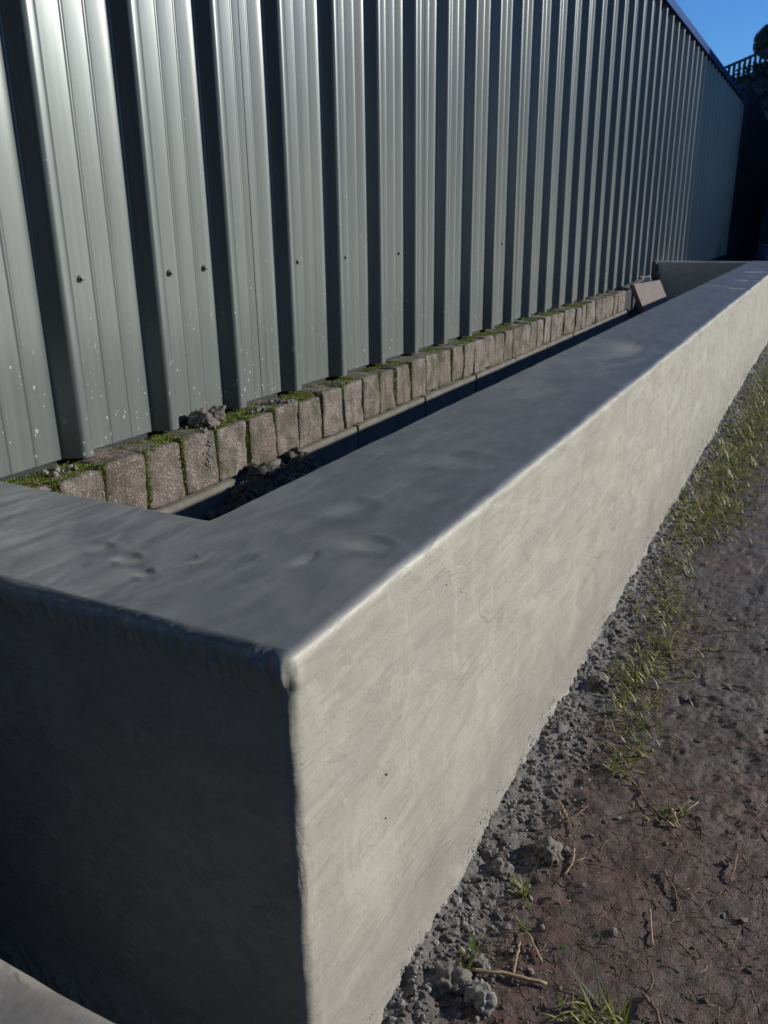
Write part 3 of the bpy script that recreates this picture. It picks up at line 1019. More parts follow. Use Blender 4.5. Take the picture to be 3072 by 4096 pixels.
# mortar crumbs dropped on the brick tops and grey splashes down the faces
s = Soup()
for (x_, y_, z_, n_, sp) in ((-1.05, 2.86, BZ1 + 0.004, 12, 0.022), (-1.06, 3.02, BZ1 + 0.004, 12, 0.024), (-1.09, 1.80, BZ1 + 0.004, 12, 0.03), (-1.04, 3.52, BZ1 + 0.004, 7, 0.018), (-1.05, 2.5, BZ1 + 0.004, 8, 0.03)):
    for _ in range(n_):
        W, F = lump(rng.uniform(0.003, 0.012), int(rng.integers(999)), 2, 0.8, 0.6)
        s.add(rot_xyz(W, *rng.uniform(0, 6, 3)) + np.array((x_ + rng.normal() * sp, y_ + rng.normal() * sp * 1.4, z_)), F)
for _ in range(150):
    W, F = lump(rng.uniform(0.0015, 0.0060), int(rng.integers(999)), 1, 0.8, 0.6)
    t_ = rng.random()
    W = W * np.array((0.5, 1, 1.2))
    s.add(W + np.array((XB + 0.0005, 2.475 + rng.normal() * 0.012 - 0.02 * t_, -0.262 - 0.135 * t_)), F)
tag(link('mortar_crumbs', s.mesh('mortar_crumbs'), M['clod']), kind='stuff')

W1, F1 = lump(0.046, 5, 4, 0.75, 0.65)
W2, F2 = lump(0.036, 8, 4, 0.8, 0.65)
W1 = W1 * (1 + 0.20 * (0.4 - np.abs(fbm(W1 * 55, 3, 541))) + 0.15 * fbm(W1 * 150, 4, 542, 0.65))[:, None]
W2 = W2 * (1 + 0.20 * (0.4 - np.abs(fbm(W2 * 60, 3, 543))) + 0.15 * fbm(W2 * 160, 4, 544, 0.65))[:, None]
s = Soup()
s.add(rot_xyz(W1, 0.2, 0.1, 0.5) + np.array((0, 0, 0.024)), F1)
s.add(rot_xyz(W2, 1.2, 0.4, 0.9) + np.array((0.01, 0.072, 0.024)), F2)
o = link('mortar_lump', s.mesh('mortar_lump'), M['clod_dark'])
o.location = (-1.085, 2.545, BZ1 - 0.002)
tag(o, 'dark grey lump of dried mortar lying on top of the mossy bricks', 'mortar lump')

# ------------------------------------------------------------------ far end: board, leaning slab, odds and ends
# leaning paving slab
def quad_slab(name, P00, P10, P11, P01, th, seed):
    """slab over the corner points (bottom near, bottom far, top far, top near) with thickness and chipped edges"""
    P00, P10, P11, P01 = map(np.array, (P00, P10, P11, P01))
    n_ = np.cross(P10 - P00, P01 - P00)
    n_ /= np.linalg.norm(n_)
    if n_[0] < 0:
        n_ = -n_
    nu_, nv_ = 12, 12
    V = []
    for side in (0, 1):
        for i in range(nu_):
            for j in range(nv_):
                u, v_ = i / (nu_ - 1), j / (nv_ - 1)
                p_ = (1 - u) * (1 - v_) * P00 + u * (1 - v_) * P10 + u * v_ * P11 + (1 - u) * v_ * P01
                edge = i in (0, nu_ - 1) or j in (0, nv_ - 1)
                c_ = (P00 + P10 + P11 + P01) / 4
                if edge:
                    p_ = p_ + (c_ - p_) * 0.03 * abs(vnoise(np.array([p_ * 30]), seed)[0])
                V.append(p_ - n_ * th * side)
    F = grid_faces(nu_, nv_) + [tuple(nu_ * nv_ + a for a in reversed(q_)) for q_ in grid_faces(nu_, nv_)]
    o_ = nu_ * nv_
    ring = [(i, 0) for i in range(nu_)] + [(nu_ - 1, j) for j in range(1, nv_)] + [(i, nv_ - 1) for i in range(nu_ - 2, -1, -1)] + [(0, j) for j in range(nv_ - 2, 0, -1)]
    for k in range(len(ring)):
        a_, b_ = ring[k], ring[(k + 1) % len(ring)]
        a_, b_ = a_[0] * nv_ + a_[1], b_[0] * nv_ + b_[1]
        F.append((a_, b_, o_ + b_, o_ + a_))
    return mesh_from(name, V, F, False)


ps = thing('paving_slab', 'mauve concrete paving slab leaning inside the planter past the last brick', 'paving slab', (0, 0, 0))
link('slab', quad_slab('slab', (-0.80, 10.19, -0.56), (-0.585, 10.735, -0.56), (-0.755, 10.549, -0.145), (-0.955, 10.022, -0.162), 0.06, 3), M['paver'], ps)
o = link('pale_offcut', box_mesh('pale_offcut', -0.06, 0.06, -0.03, 0.03, -0.42, 0.09, 0.008), M['white'])
o.location = (-1.03, 11.2, -0.235)
o.rotation_euler = (0.15, -0.18, 0.2)
tag(o, 'pale blue white offcut sticking up behind the mauve slab', 'offcut')
pp = [(-1.08, 9.95 + 0.13 * i, -0.23 + 0.004 * i) for i in range(10)]
V, F = tube(pp, [0.035] * 10, 10)
tag(link('drain_pipe', mesh_from('drain_pipe', V, F), M['black']), 'short black plastic pipe lying against the cladding behind the slab', 'pipe')
W, F = lump(0.045, 31, 3, 0.8, 0.4)
o = link('rubble_stone', mesh_from('rubble_stone', W, F), M['paver'])
o.location = (-1.08, 11.05, -0.165)
tag(o, 'small buff stone resting on the end of the black pipe', 'stone')

# ------------------------------------------------------------------ low stained block in the near corner
def step_mesh():
    bm = bmesh.new()
    bmesh.ops.create_cube(bm, size=1.0)
    bmesh.ops.subdivide_edges(bm, edges=bm.edges[:], cuts=22, use_grid_fill=True)
    V = np.array([v_.co[:] for v_ in bm.verts])
    size = np.array((0.95, 0.44, 0.095))
    h = size / 2
    q_ = V * 2
    q_ = np.sign(q_) * (1 - (1 - np.abs(q_)) ** 1.6)
    V = q_ * h
    rad = 0.045
    inner = np.clip(V, -(h - rad), h - rad)
    d = V - inner
    n_ = np.linalg.norm(d, axis=1, keepdims=True)
    nr = d / np.maximum(n_, 1e-9)
    V = np.where(n_ > 1e-9, inner + nr * np.minimum(n_, rad), V)
    V += nr * (0.004 * fbm(V * 9, 3, 301) + 0.0025 * fbm(V * 40, 3, 302))[:, None]
    for v_, c in zip(bm.verts, V):
        v_.co = c
    me = bpy.data.meshes.new('slab')
    bm.to_mesh(me)
    bm.free()
    me.polygons.foreach_set('use_smooth', [True] * len(me.polygons))
    return me


def mat_step():
    a = NT('mortar_stained_concrete')
    v = a.coord()
    n1 = a.noise(v, 9, 5, 0.6, 0.5)
    n2 = a.noise(v, 34, 5, 0.65)
    c = a.mix(a.ramp(n1, [(0.3, 0.0), (0.7, 1.0)]), (0.165, 0.158, 0.152), (0.250, 0.240, 0.232))
    c = a.mix(a.ramp(n2, [(0.5, 0.0), (0.75, 0.6)]), c, (0.13, 0.125, 0.12))
    sm = a.ramp(a.noise(a.coord((1, 2.2, 1), loc=(2.1, 0.3, 0)), 4.0, 4, 0.6, 0.8), [(0.53, 0.0), (0.58, 0.9)])
    c = a.mix(sm, c, (0.250, 0.240, 0.212))
    nb = a.bump(n2, 0.5, 0.003)
    nb = a.bump(sm, 0.5, 0.003, nb)
    return a.fin(c, 0.7, nb, 0.4)


lb = thing('slab_bench', 'low grey mortar stained slab on block supports in front of the planter end', 'bench', (-0.025, 0.350, GZ))
ms = mat_step()
o = link('slab', step_mesh(), ms, lb)
o.location = (0, 0, 0.4325)
sup = rough_box('support', (0.20, 0.30, 0.375), 7, 0.008, 0.002, 61, 14)
for sx_ in (-0.28, 0.24):
    o = link('support', sup, M['block'], lb)
    o.location = (sx_, -0.06, 0.17)

# ================================================================== things on the ground
# crumbled mortar along the foot of the wall
s = Soup()
for i in range(5200):
    y_ = 0.86 + (rng.random() ** 2.0) * 9.5
    wd = 0.045 + 0.035 * (1 + vnoise(np.array([[y_ * 4.0, 0, 0]]), 5)[0]) + (0.045 if y_ < 2.0 else 0.0)
    x_ = XO - 0.004 + abs(rng.normal()) * wd * 0.70
    r_ = (0.0013 + 0.0056 * rng.random() ** 2.8) * (1.0 + 0.20 * min(y_, 5))
    W, F = lump(r_, int(rng.integers(9999)), 1, 0.75, 0.75, 1.7)
    s.add(rot_xyz(W, *rng.uniform(0, 6, 3)) * np.array((1, 1, 0.8)) + np.array((x_, y_, gz_at(x_, y_) + r_ * 0.15)), F)
tag(link('mortar_rubble', s.mesh('mortar_rubble', False), M['clod']), kind='stuff')
# crumbs spattered on the foot of the wall itself
s = Soup()
for i in range(2600):
    y_ = 0.84 + (rng.random() ** 1.8) * 7.5
    z_ = GZ + 0.02 + 0.085 * (rng.random() ** 1.6) * (0.6 + 0.7 * abs(vnoise(np.array([[y_ * 5.0, 0, 0]]), 15)[0]))
    r_ = (0.0012 + 0.0034 * rng.random() ** 2) * (1.0 + 0.2 * min(y_, 5))
    W, F = lump(r_, int(rng.integers(9999)), 1, 0.75, 0.75, 1.7)
    f_ = max(0.0, (GZ + 0.10 - z_) / 0.10)
    W = rot_xyz(W, *rng.uniform(0, 6, 3)) * np.array((0.7, 1.2, 1.3))
    s.add(W + np.array((XO - r_ * 0.25 + 0.016 * f_ * f_, y_, z_)), F)
tag(link('mortar_spatter', s.mesh('mortar_spatter', False), M['spatter']), kind='stuff')
s = Soup()
for i in range(3000):
    y_ = 0.9 + (rng.random() ** 1.7) * 7.0
    x_ = XO + 0.03 + abs(rng.normal()) * 0.080 if rng.random() < 0.84 else XO + 0.03 + rng.random() * 0.65
    r_ = (0.0016 + 0.0080 * rng.random() ** 3.2) * (1.0 + 0.14 * min(y_, 5))
    W, F = lump(r_, int(rng.integers(9999)), 1, 0.7, 0.8, 1.7)
    s.add(rot_xyz(W, *rng.uniform(0, 6, 3)) * np.array((1, 1, 0.7)) + np.array((x_, y_, gz_at(x_, y_) + r_ * 0.05)), F)
tag(link('soil_rubble', s.mesh('soil_rubble', False), M['clod_dark']), kind='stuff')

clods = [
    ((0.580, 1.155), 0.030, 'clod_dark', 'large dark grey clod against the wall foot, lowest on the ground'),
    ((0.632, 1.150), 0.027, 'clod', 'pale rounded clod just right of the lowest grey clod'),
    ((0.606, 1.222), 0.019, 'clod_dark', 'small grey clod behind the two lowest clods by the fallen stalk'),
    ((0.640, 1.560), 0.030, 'clod_dark', 'flat dark clod in the thick of the rubble beside the wall'),
    ((0.560, 1.470), 0.024, 'clod_dark', 'dark clod half buried in grey crumbs at the wall foot'),
    ((0.570, 2.330), 0.024, 'clod_dark', 'round dark clod beside the green grass at the wall foot'),
]
for i, ((x_, y_), r_, mt, lab) in enumerate(clods):
    W, F = lump(r_, 400 + i * 3, 4, 0.85, 0.6, 1.5)
    dd = 1 + 0.16 * (0.4 - np.abs(fbm(W / r_ * 2.6, 3, 500 + i))) + 0.13 * fbm(W / r_ * 6.5, 4, 520 + i, 0.65)
    o = link('soil_clod', mesh_from('soil_clod', W * dd[:, None], F), M[mt])
    o.location = (x_, y_, gz_at(x_, y_) + r_ * 0.25)
    o.rotation_euler = tuple(rng.uniform(-0.4, 0.4, 2)) + (rng.uniform(0, 6),)
    tag(o, lab, 'clod', 'clods lying along the foot of the wall')

# grass patches
s = Soup()


def grass_patch(cx, cy, sx, sy, n, lmin, lmax, wmin=0.0011, wmax=0.0024, flat=1.0):
    for _ in range(n):
        x_, y_ = cx + rng.normal() * sx, cy + rng.normal() * sy
        if x_ < XO + 0.025:
            continue
        V, F = blade((x_, y_, gz_at(x_, y_) - 0.002), rng.uniform(0, 6.28), rng.uniform(lmin, lmax), rng.uniform(wmin, wmax), rng.uniform(0.3, 1.35) * flat, rng.uniform(0.0, 1.3), 4)
        s.add(V, F)


for (cx_, cy_, sx_, sy_, n_, a_, b_) in (
        (0.855, 1.205, 0.035, 0.022, 60, 0.03, 0.065), (0.64, 2.42, 0.035, 0.10, 95, 0.025, 0.065), (0.70, 2.62, 0.05, 0.10, 100, 0.025, 0.06), (0.71, 2.22, 0.04, 0.09, 80, 0.02, 0.05),
        (0.735, 2.02, 0.03, 0.05, 45, 0.02, 0.045), (0.66, 3.0, 0.05, 0.16, 130, 0.02, 0.055), (0.60, 3.35, 0.06, 0.20, 80, 0.02, 0.05), (0.80, 2.85, 0.07, 0.18, 60, 0.02, 0.05),
        (0.62, 4.1, 0.07, 0.30, 300, 0.03, 0.075), (0.74, 4.3, 0.08, 0.30, 160, 0.02, 0.06), (0.66, 5.0, 0.09, 0.45, 380, 0.03, 0.075), (0.70, 6.3, 0.10, 0.7, 520, 0.03, 0.08), (0.72, 8.2, 0.12, 1.1, 700, 0.03, 0.09),
        (0.585, 1.205, 0.008, 0.015, 16, 0.025, 0.05), (0.62, 1.44, 0.01, 0.015, 22, 0.02, 0.045), (0.70, 1.94, 0.008, 0.012, 16, 0.03, 0.06), (0.86, 1.83, 0.02, 0.02, 20, 0.02, 0.045)):
    grass_patch(cx_, cy_, sx_, sy_, int(n_ * (1.7 if cy_ < 3.6 else 2.4)), a_, b_, 0.0013 + 0.0003 * cy_, 0.0028 + 0.0005 * cy_)
tag(link('grass', s.mesh('grass'), M['grass']), kind='stuff')

# dead grass, roots and straw trodden in the mud
s = Soup()


def straw(x_, y_, ln, w, az):
    n_ = 5
    p_ = np.array((x_, y_, 0.0))
    pts = []
    a_ = az
    for i in range(n_):
        pts.append((p_[0], p_[1], gz_at(p_[0], p_[1]) + 0.0002 + 0.003 * rng.random() * (i in (0, n_ - 1))))
        a_ += rng.normal() * 0.25
        p_ = p_ + np.array((math.cos(a_), math.sin(a_), 0)) * ln / (n_ - 1)
    V, F = tube(pts, [w * (1 - 0.5 * i / n_) for i in range(n_)], 4)
    s.add(V, F)


for _ in range(1700):
    y_ = 1.05 + rng.random() ** 1.5 * 2.4
    x_ = 0.56 + rng.random() * 0.55
    straw(x_, y_, rng.uniform(0.012, 0.055), rng.uniform(0.0004, 0.0011), rng.uniform(0, 6.28))
for (cx_, cy_, n_) in ((0.63, 2.12, 60), (0.70, 2.40, 50), (0.64, 1.56, 50), (0.66, 1.25, 55), (0.62, 1.92, 50), (0.9, 1.80, 40), (0.70, 1.58, 30), (0.66, 2.45, 90), (0.70, 2.65, 90), (0.67, 3.0, 90), (0.62, 3.4, 80), (0.66, 4.2, 160), (0.70, 5.0, 160)):
    for _ in range(n_):
        straw(cx_ + rng.normal() * 0.03, cy_ + rng.normal() * 0.045, rng.uniform(0.015, 0.06), rng.uniform(0.0004, 0.0010), rng.uniform(0, 6.28))
tag(link('straw_litter', s.mesh('straw_litter'), M['straw']), kind='stuff')


# separate stalks and twigs
def stalk(name, pts, r0, r1, mat, label, cat, group=None, fork=None):
    P = []
    for i, (x_, y_, dz) in enumerate(pts):
        P.append((x_, y_, gz_at(x_, y_) + r0 + dz))
    P = np.array(P)
    # resample with a little waviness
    t = np.linspace(0, 1, 14)
    seg = np.linspace(0, 1, len(P))
    Q = np.stack([np.interp(t, seg, P[:, k]) for k in range(3)], 1)
    Q[1:-1] += rng.normal(size=(12, 3)) * r0 * 0.35
    s_ = Soup()
    V, F = tube(Q, [(r0 + (r1 - r0) * i / 13) * (1.0 + 0.15 * rng.normal()) for i in range(14)], 7)
    s_.add(V, F)
    if fork:
        fx, fy, fz = fork
        e = Q[7] + np.array((fx, fy, fz))
        V, F = tube([Q[7], (Q[7] + e) / 2 + rng.normal(size=3) * r0 * 0.5, e], [r1, r1 * 0.8, r1 * 0.5], 6)
        s_.add(V, F)
    c = Q.mean(axis=0)
    me = s_.mesh(name)
    o_ = link(name, me, M[mat])
    return tag(o_, label, cat, group)


stalk('dry_stalk', [(0.600, 1.200, 0.006), (0.66, 1.222, 0.010), (0.735, 1.243, 0.004)], 0.0034, 0.0046, 'stalk', 'thick pale dry stalk lying flat, lowest on the mud', 'stalk', 'dry stalks on the mud')
stalk('dry_stalk', [(0.633, 1.358, 0.014), (0.675, 1.325, 0.010), (0.712, 1.285, 0.004)], 0.0022, 0.0030, 'stalk', 'slanting buff stalk above the thick pale one', 'stalk', 'dry stalks on the mud')
stalk('dry_stalk', [(0.660, 1.310, 0.006), (0.666, 1.270, 0.004), (0.672, 1.235, 0.002)], 0.0020, 0.0024, 'stalk', 'short yellowish stalk standing between clover leaves', 'stalk', 'dry stalks on the mud')
stalk('dry_stalk', [(0.690, 1.600, 0.008), (0.697, 1.560, 0.004), (0.690, 1.520, 0.000)], 0.0022, 0.0016, 'stalk', 'pale forked husk lying right of the grey rubble', 'stalk', 'dry stalks on the mud', fork=(0.022, 0.028, 0.004))
stalk('dry_stalk', [(0.615, 1.735, 0.010), (0.64, 1.70, 0.006), (0.665, 1.665, 0.002)], 0.0030, 0.0016, 'stalk', 'frayed cream husk at the edge of the dark rubble', 'stalk', 'dry stalks on the mud', fork=(0.02, -0.035, 0.003))
stalk('dry_stalk', [(0.66, 2.05, 0.004), (0.70, 2.01, 0.008), (0.735, 1.955, 0.002)], 0.0022, 0.0018, 'stalk', 'curved straw stalk below the middle grass patch', 'stalk', 'dry stalks on the mud')
stalk('dry_stalk', [(0.875, 1.51, 0.004), (0.885, 1.47, 0.004), (0.897, 1.425, 0.002)], 0.0019, 0.0016, 'stalk', 'straight straw stalk on the reddish mud', 'stalk', 'dry stalks on the mud')
stalk('twig', [(0.86, 1.79, 0.006), (0.80, 1.84, 0.008), (0.775, 1.90, 0.004)], 0.0028, 0.0018, 'bark', 'reddish brown twig on the mud above the reddish patch', 'twig', 'twigs on the mud')
stalk('twig', [(0.88, 1.62, 0.002), (0.91, 1.585, 0.006), (0.93, 1.54, 0.002)], 0.0028, 0.0020, 'bark', 'brown twig pressed into the reddish mud', 'twig', 'twigs on the mud')
stalk('twig', [(1.02, 1.75, 0.006), (1.018, 1.70, 0.012), (1.015, 1.66, 0.002)], 0.0028, 0.0020, 'bark', 'short bent root near the bare mud at the edge', 'twig', 'twigs on the mud')
stalk('twig', [(0.655, 1.66, 0.016), (0.672, 1.71, 0.012), (0.680, 1.76, 0.004)], 0.0018, 0.0012, 'bark', 'thin red stem curving out of the dark rubble', 'twig', 'twigs on the mud')
stalk('twig', [(0.90, 1.30, 0.002), (0.925, 1.275, 0.010), (0.95, 1.24, 0.002)], 0.0040, 0.0026, 'bark', 'stubby brown root beside the lowest grass tuft', 'twig', 'twigs on the mud')
stalk('root_stub', [(0.86, 1.84, 0.004), (0.875, 1.81, 0.016), (0.885, 1.78, 0.004)], 0.0045, 0.0022, 'stalk', 'cream root stub with a green shoot on the grey mud', 'root', None, fork=(0.045, 0.05, 0.02))


# seedlings with rounded leaves
def seedling(x_, y_, h_, n_, lr, label, mat='leaf', lean=(0.2, -0.1)):
    t_ = thing('seedling', label, 'seedling', (x_, y_, gz_at(x_, y_)), 'seedlings in the mud')
    tip = np.array((lean[0] * h_, lean[1] * h_, h_))
    V, F = tube([(0, 0, -0.003), tip * 0.5 + np.array((0.001, 0.001, 0)), tip], [0.0012, 0.001, 0.0007], 6)
    link('stem', mesh_from('stem', V, F), M[mat], t_)
    for k in range(n_):
        a_ = rng.uniform(0, 6.28)
        at = tip * (0.45 + 0.55 * k / max(1, n_ - 1))
        d_ = np.array((math.cos(a_), math.sin(a_), 0.25))
        d_ /= np.linalg.norm(d_)
        sd_ = np.cross(d_, (0, 0, 1))
        sd_ /= np.linalg.norm(sd_)
        up_ = np.cross(sd_, d_)
        V = [at]
        for i in range(1, 6):
            u = i / 5
            w_ = lr * 0.55 * math.sin(math.pi * min(u * 0.95 + 0.03, 1)) ** 0.7
            c_ = at + d_ * lr * 1.5 * u + up_ * (-0.25 * lr * u * u)
            V += [c_ - sd_ * w_ + up_ * lr * 0.10, c_, c_ + sd_ * w_ + up_ * lr * 0.10]
        F = [(0, 2, 1), (0, 3, 2)]
        for i in range(4):
            b_ = 1 + i * 3
            F += [(b_, b_ + 1, b_ + 4, b_ + 3), (b_ + 1, b_ + 2, b_ + 5, b_ + 4)]
        link('leaf', mesh_from('leaf', V, F), M[mat], t_)


seedling(0.655, 1.345, 0.030, 4, 0.011, 'small green seedling with rounded leaves beside the slanting buff stalk')
seedling(0.582, 1.235, 0.045, 5, 0.010, 'leafy green seedling rising from the hollow at the wall foot')
seedling(0.770, 1.215, 0.018, 4, 0.008, 'low clover seedling right of the thick pale stalk')
seedling(0.735, 1.335, 0.010, 2, 0.009, 'tiny round leaved seedling alone on bare reddish mud')


def blade_plant(x_, y_, specs, label):
    t_ = thing('grass_shoot', label, 'grass shoot', (x_, y_, gz_at(x_, y_)), 'single grass shoots')
    for (az, ln, w, lean, curl) in specs:
        V, F = blade((0, 0, -0.002), az, ln, w, lean, curl, 7, 0.3)
        link('blade', mesh_from('blade', V, F), M['paleleaf'], t_)


blade_plant(0.838, 1.245, [(R(115), 0.095, 0.0026, 1.0, 0.3), (R(155), 0.105, 0.0032, 1.15, 0.25), (R(80), 0.05, 0.0018, 0.5, 0.2)], 'tall pale grass shoot with two long blades, lowest on the mud')
blade_plant(0.625, 1.44, [(R(75), 0.085, 0.0026, 0.7, 0.2), (R(160), 0.035, 0.0022, 0.6, 0.4), (R(20), 0.03, 0.0018, 0.7, 0.3)], 'upright grass shoot at the edge of the grey rubble')
blade_plant(0.705, 1.93, [(R(100), 0.055, 0.0022, 0.2, 0.1), (R(60), 0.04, 0.0018, 0.5, 0.3), (R(190), 0.045, 0.0016, 1.0, 0.3)], 'bright upright grass shoot standing alone below the middle grass')

# ================================================================== far background
# second shed further along the same line
s2 = thing('far_shed', 'dark steel shed standing beyond the end of the ribbed wall', 'shed', (0, 22.8, GZ))
pr = []
for k in range(36):
    pr += [(k * 0.428, 0.0), (k * 0.428 + 0.04, 0.06), (k * 0.428 + 0.08, 0.06), (k * 0.428 + 0.12, 0.0)]
pr.append((15.4, 0.0))
V = [(-1.30 + x_, y_, z_) for (y_, x_) in pr for z_ in (0.0, 3.605 - GZ - 0.045 * y_)]
F = [(2 * i, 2 * i + 2, 2 * i + 3, 2 * i + 1) for i in range(len(pr) - 1)]
link('cladding_sheet', mesh_from('cladding_sheet', V, F, False), M['shed'], s2)
v, f = box_arrays(-6.0, -1.31, 0.0, 15.0, 0.0, 2.85 - GZ)
link('shed_body', mesh_from('shed_body', v, f, False), M['shed'], s2)

# rising bank with a slatted fence and a clipped tree
def bank():
    xs_ = np.concatenate([np.linspace(-60, -9, 12), np.linspace(-8, 4, 60), np.linspace(5, 60, 12)])
    ys_ = np.concatenate([np.linspace(30, 44, 50), np.linspace(46, 120, 20)])
    X, Y = np.meshgrid(xs_, ys_, indexing='ij')
    P = np.stack([X.ravel(), Y.ravel(), 0 * X.ravel()], 1)
    up = np.clip((P[:, 1] - 31.0) / 8.0, 0, 1)
    P[:, 2] = GZ - 0.02 + up * (7.95 + 0.33 * np.clip(P[:, 0], -14, 6)) + 0.25 * up * fbm(P * 0.9, 4, 601) + 0.12 * up * fbm(P * 3, 3, 602)
    return P, grid_faces(len(xs_), len(ys_))


BV, BF = bank()
tag(link('bank', mesh_from('bank', BV, BF), M['hill']), kind='structure')

fe = thing('slatted_fence', 'dark slatted fence climbing the bank under the sky', 'fence', (0, 40, 0))
slat = box_mesh('slat', -0.055, 0.055, -0.022, 0.022, 0, 1.05, 0.005, 1)
for k in range(64):
    x_ = -9.5 + k * 0.19
    top_ = 6.437 + 0.343 * (x_ + 4.064)
    o = link('slat', slat, M['timber'], fe)
    o.location = (x_, 0, top_ - 1.03)
for zz in (0.0, 0.88):
    a_, b_ = -9.6, 2.7
    za, zb_ = 6.437 + 0.343 * (a_ + 4.064) - 0.95 + zz, 6.437 + 0.343 * (b_ + 4.064) - 0.95 + zz
    V, F = box_arrays(a_, b_, 0.024, 0.09, 0, 0.10)
    V = [(x_, y_, z_ + (za if x_ < 0 else zb_)) for (x_, y_, z_) in V]
    link('rail', mesh_from('rail', V, F, False), M['timber'], fe)

tr = thing('clipped_tree', 'dark round headed tree standing above the slatted fence', 'tree', (-2.44, 41.2, 5.42))
V, F = tube([(0, 0, -0.2), (0.02, 0, 0.8), (0, 0.02, 1.7)], [0.07, 0.06, 0.05], 8)
link('trunk', mesh_from('trunk', V, F), M['trunk'], tr)
s = Soup()
for i in range(6500):
    d_ = rng.normal(size=3)
    d_ /= np.linalg.norm(d_)
    r_ = 0.68 * (rng.random() ** 0.18) * (1 + 0.10 * fbm(np.array([d_ * 2.5]), 2, 9)[0])
    c_ = d_ * r_ + np.array((0, 0, 2.0))
    u = np.cross(d_, rng.normal(size=3))
    u /= np.linalg.norm(u)
    w_ = np.cross(d_, u)
    L = rng.uniform(0.05, 0.09)
    s.add([c_ - u * L, c_ + w_ * L * 0.5, c_ + u * L, c_ - w_ * L * 0.5], [(0, 1, 2, 3)])
link('crown', s.mesh('crown', False), M['crown'], tr)

W, F = lump(0.52, 12, 3, 1.0, 0.06)
link('inner_growth', mesh_from('inner_growth', W + np.array((0, 0, 2.0)), F), M['crown'], tr)
# scrub growing on the bank below the fence
s = Soup()
for i in range(5200):
    x_, y_ = rng.uniform(-7, 1.5), rng.uniform(33.5, 39.6)
    up_ = min(1, (y_ - 31.0) / 8.0)
    c_ = np.array((x_, y_, GZ + up_ * (7.95 + 0.33 * x_) - 0.05 + 0.25 * rng.random() * (0.5 + vnoise(np.array([[x_ * 1.3, y_ * 1.3, 0]]), 91)[0])))
    u = rng.normal(size=3)
    u /= np.linalg.norm(u)
    w_ = np.cross(u, rng.normal(size=3))
    L = rng.uniform(0.06, 0.16)
    s.add([c_ - u * L, c_ + w_ * L * 0.4, c_ + u * L, c_ - w_ * L * 0.4], [(0, 1, 2, 3)])
tag(link('scrub', s.mesh('scrub', False), M['crown']), kind='stuff')

# blue barrel standing in the shade beyond the planter
bl = thing('barrel', 'dark blue plastic barrel in the shade beyond the planter', 'barrel', (-0.10, 19.0, GZ))
prof = [(0.0, 0.0), (0.20, 0.0), (0.23, 0.03), (0.245, 0.25), (0.25, 0.27), (0.245, 0.29), (0.25, 0.45), (0.245, 0.62), (0.25, 0.64), (0.245, 0.66), (0.23, 0.86), (0.20, 0.90), (0.0, 0.90)]
V, F = [], []
for k in range(24):
    th = 2 * math.pi * k / 24
    for (r_, z_) in prof:
        V.append((r_ * math.cos(th), r_ * math.sin(th), z_))
for k in range(24):
    k2 = (k + 1) % 24
    for j in range(len(prof) - 1):
        F.append((k * len(prof) + j, k2 * len(prof) + j, k2 * len(prof) + j + 1, k * len(prof) + j + 1))
link('body', mesh_from('body', V, F), mat_simple('blue_plastic', (0.02, 0.06, 0.12), (0.03, 0.08, 0.15), 6, 0.4, 0.05, 0.001), bl)
bm = bmesh.new()
bmesh.ops.create_cone(bm, cap_ends=True, segments=16, radius1=0.05, radius2=0.045, depth=0.03, matrix=Matrix.Translation((0.1, 0, 0.915)))
me = bpy.data.meshes.new('bung')
bm.to_mesh(me)
bm.free()
link('bung', me, M['black'], bl)

# unseen house added on the right to keep the far end in shade
def house(name, label, x0, x1, y0, y1, ev, ridge, wall='housebrick'):
    h_ = thing(name, label, 'house', (0, 0, GZ))
    v, f = box_arrays(x0, x1, y0, y1, 0, ev)
    link('wall', mesh_from('wall', v, f, False), M[wall], h_)
    ym = (y0 + y1) / 2
    e = 0.3
    V = [(x0 - e, y0 - e, ev - 0.1), (x1 + e, y0 - e, ev - 0.1), (x1 + e, ym, ridge), (x0 - e, ym, ridge), (x0 - e, y1 + e, ev - 0.1), (x1 + e, y1 + e, ev - 0.1)]
    F = [(0, 1, 2, 3), (3, 2, 5, 4), (0, 3, 4), (1, 5, 2), (0, 4, 5, 1)]
    link('roof', mesh_from('roof', V, F, False), M['rooftile'], h_)
    for wy in (y0 + (y1 - y0) * 0.25, y0 + (y1 - y0) * 0.7):
        for wz in (0.9, 3.4):
            fr = link('window', box_mesh('window', x0 - 0.05, x0 - 0.003, wy - 0.6, wy + 0.6, wz, wz + 1.2, 0.01, 1), M['white'], h_)
            link('pane', box_mesh('pane', x0 - 0.06, x0 - 0.045, wy - 0.5, wy + 0.5, wz + 0.1, wz + 1.1), M['glass'], fr)
    return h_


tb = math.tan(SUN_B)
hx = 6.0
hy = 14.7 + (hx + 3.0 - XC) * tb
house('far_shade_house', 'added unseen tall pale house beyond the yard, shading its far end', hx, hx + 3.0, hy, hy + 40, 9.0, 12.0)


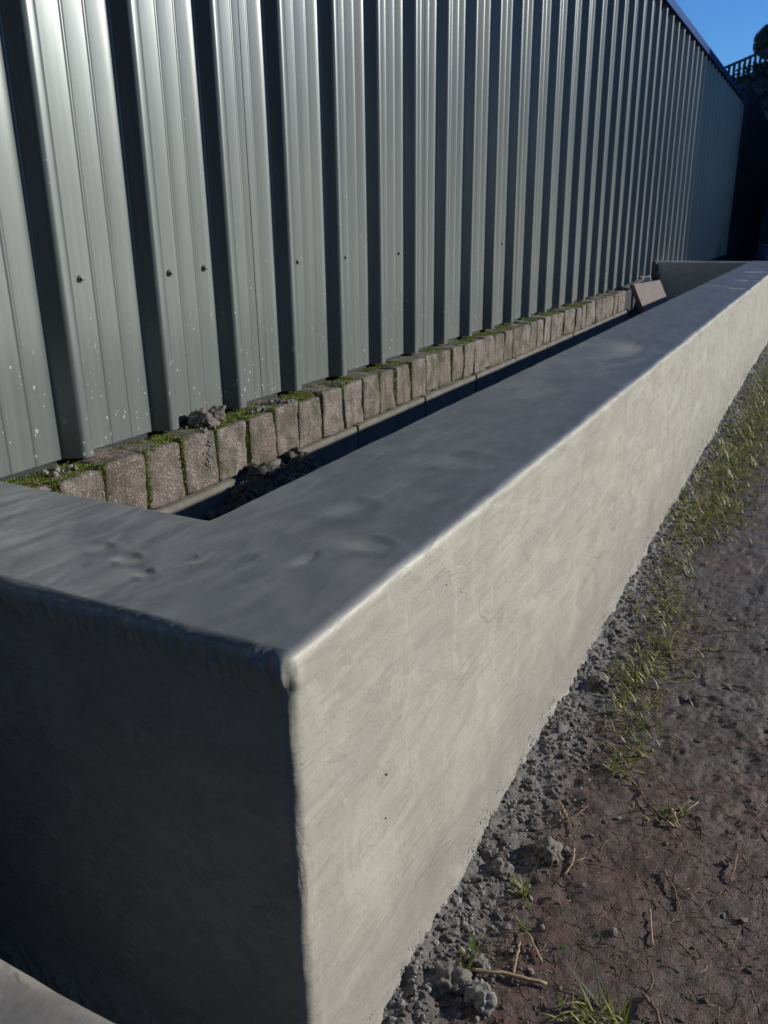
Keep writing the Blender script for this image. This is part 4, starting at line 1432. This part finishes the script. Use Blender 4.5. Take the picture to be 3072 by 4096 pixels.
# unseen hedges added to block sky light, behind the camera and far right
def hedge(label, loc, hx, hyd, hh, n):
    hd = thing('sky_block_hedge', label, 'hedge', loc)
    s_ = Soup()
    for i in range(n):
        x_, z_ = rng.uniform(-hx, hx), rng.uniform(0.05, hh)
        y_ = hyd * (1 if rng.random() < 0.5 else -1)
        k_ = rng.random()
        if k_ < 0.12:
            z_ = hh
            y_ = rng.uniform(-hyd, hyd)
        elif k_ < 0.2:
            x_ = hx * (1 if rng.random() < 0.5 else -1)
            y_ = rng.uniform(-hyd, hyd)
        c_ = np.array((x_, y_, z_)) + rng.normal(size=3) * 0.05
        u = rng.normal(size=3)
        u /= np.linalg.norm(u)
        w_ = np.cross(u, rng.normal(size=3))
        L = rng.uniform(0.04, 0.09)
        s_.add([c_ - u * L, c_ + w_ * L * 0.4, c_ + u * L, c_ - w_ * L * 0.4], [(0, 1, 2, 3)])
    link('foliage', s_.mesh('foliage', False), M['crown'], hd)
    v, f = box_arrays(-hx, hx, -hyd, hyd, 0.0, hh)
    link('inner_growth', mesh_from('inner_growth', v, f, False), M['crown'], hd)
    for k in range(5):
        x_ = hx * (-0.85 + 0.425 * k)
        V, F = tube([(x_, 0, -0.1), (x_, 0, 0.4)], [0.04, 0.035], 8)
        link('stem', mesh_from('stem', V, F), M['trunk'], hd)
    return hd


hedge('added unseen tall evergreen hedge blocking sky light in front of the planter', (2.1, -3.2, GZ), 3.2, 0.45, 6.5, 11000)
hg = hedge('added unseen evergreen hedge darkening the far side of the yard', (2.75, 29.5, GZ), 10.5, 0.40, 5.0, 12000)
hg.rotation_euler = (0, 0, R(90))

house('near_shade_house', 'added unseen pale house behind the viewer, shading the near yard', 8.5, 11.0, -1.0, 0.16 - 0.3 + tb * 8.2, 9.0, 10.8)  # unseen house added to shade the foreground and cut bounced light

# unseen shrub added to block light bounced onto the planter end
es = thing('bounce_block_shrub', 'added unseen dark evergreen shrub blocking bounced light in front of the planter end', 'shrub', (-0.70, -0.05, GZ))
s = Soup()
for i in range(3200):
    d_ = rng.normal(size=3)
    d_ /= np.linalg.norm(d_)
    c_ = d_ * np.array((0.42, 0.62, 1.05)) * (0.75 + 0.25 * rng.random()) + np.array((0, 0, 1.0))
    u = rng.normal(size=3)
    u /= np.linalg.norm(u)
    w_ = np.cross(u, rng.normal(size=3))
    L = rng.uniform(0.03, 0.07)
    s.add([c_ - u * L, c_ + w_ * L * 0.4, c_ + u * L, c_ - w_ * L * 0.4], [(0, 1, 2, 3)])
link('foliage', s.mesh('foliage', False), M['crown'], es)
V, F = tube([(0, 0, -0.1), (0, 0, 0.5)], [0.03, 0.025], 8)
link('stem', mesh_from('stem', V, F), M['trunk'], es)

# unseen cottage added behind the viewer as a sunlit reflector for the ribs
house('reflector_cottage', 'added unseen white cottage behind the viewer, a sunlit reflector for the ribs', 7.6, 14.5, -13.0, -8.0, 4.6, 6.4, 'whitewash')
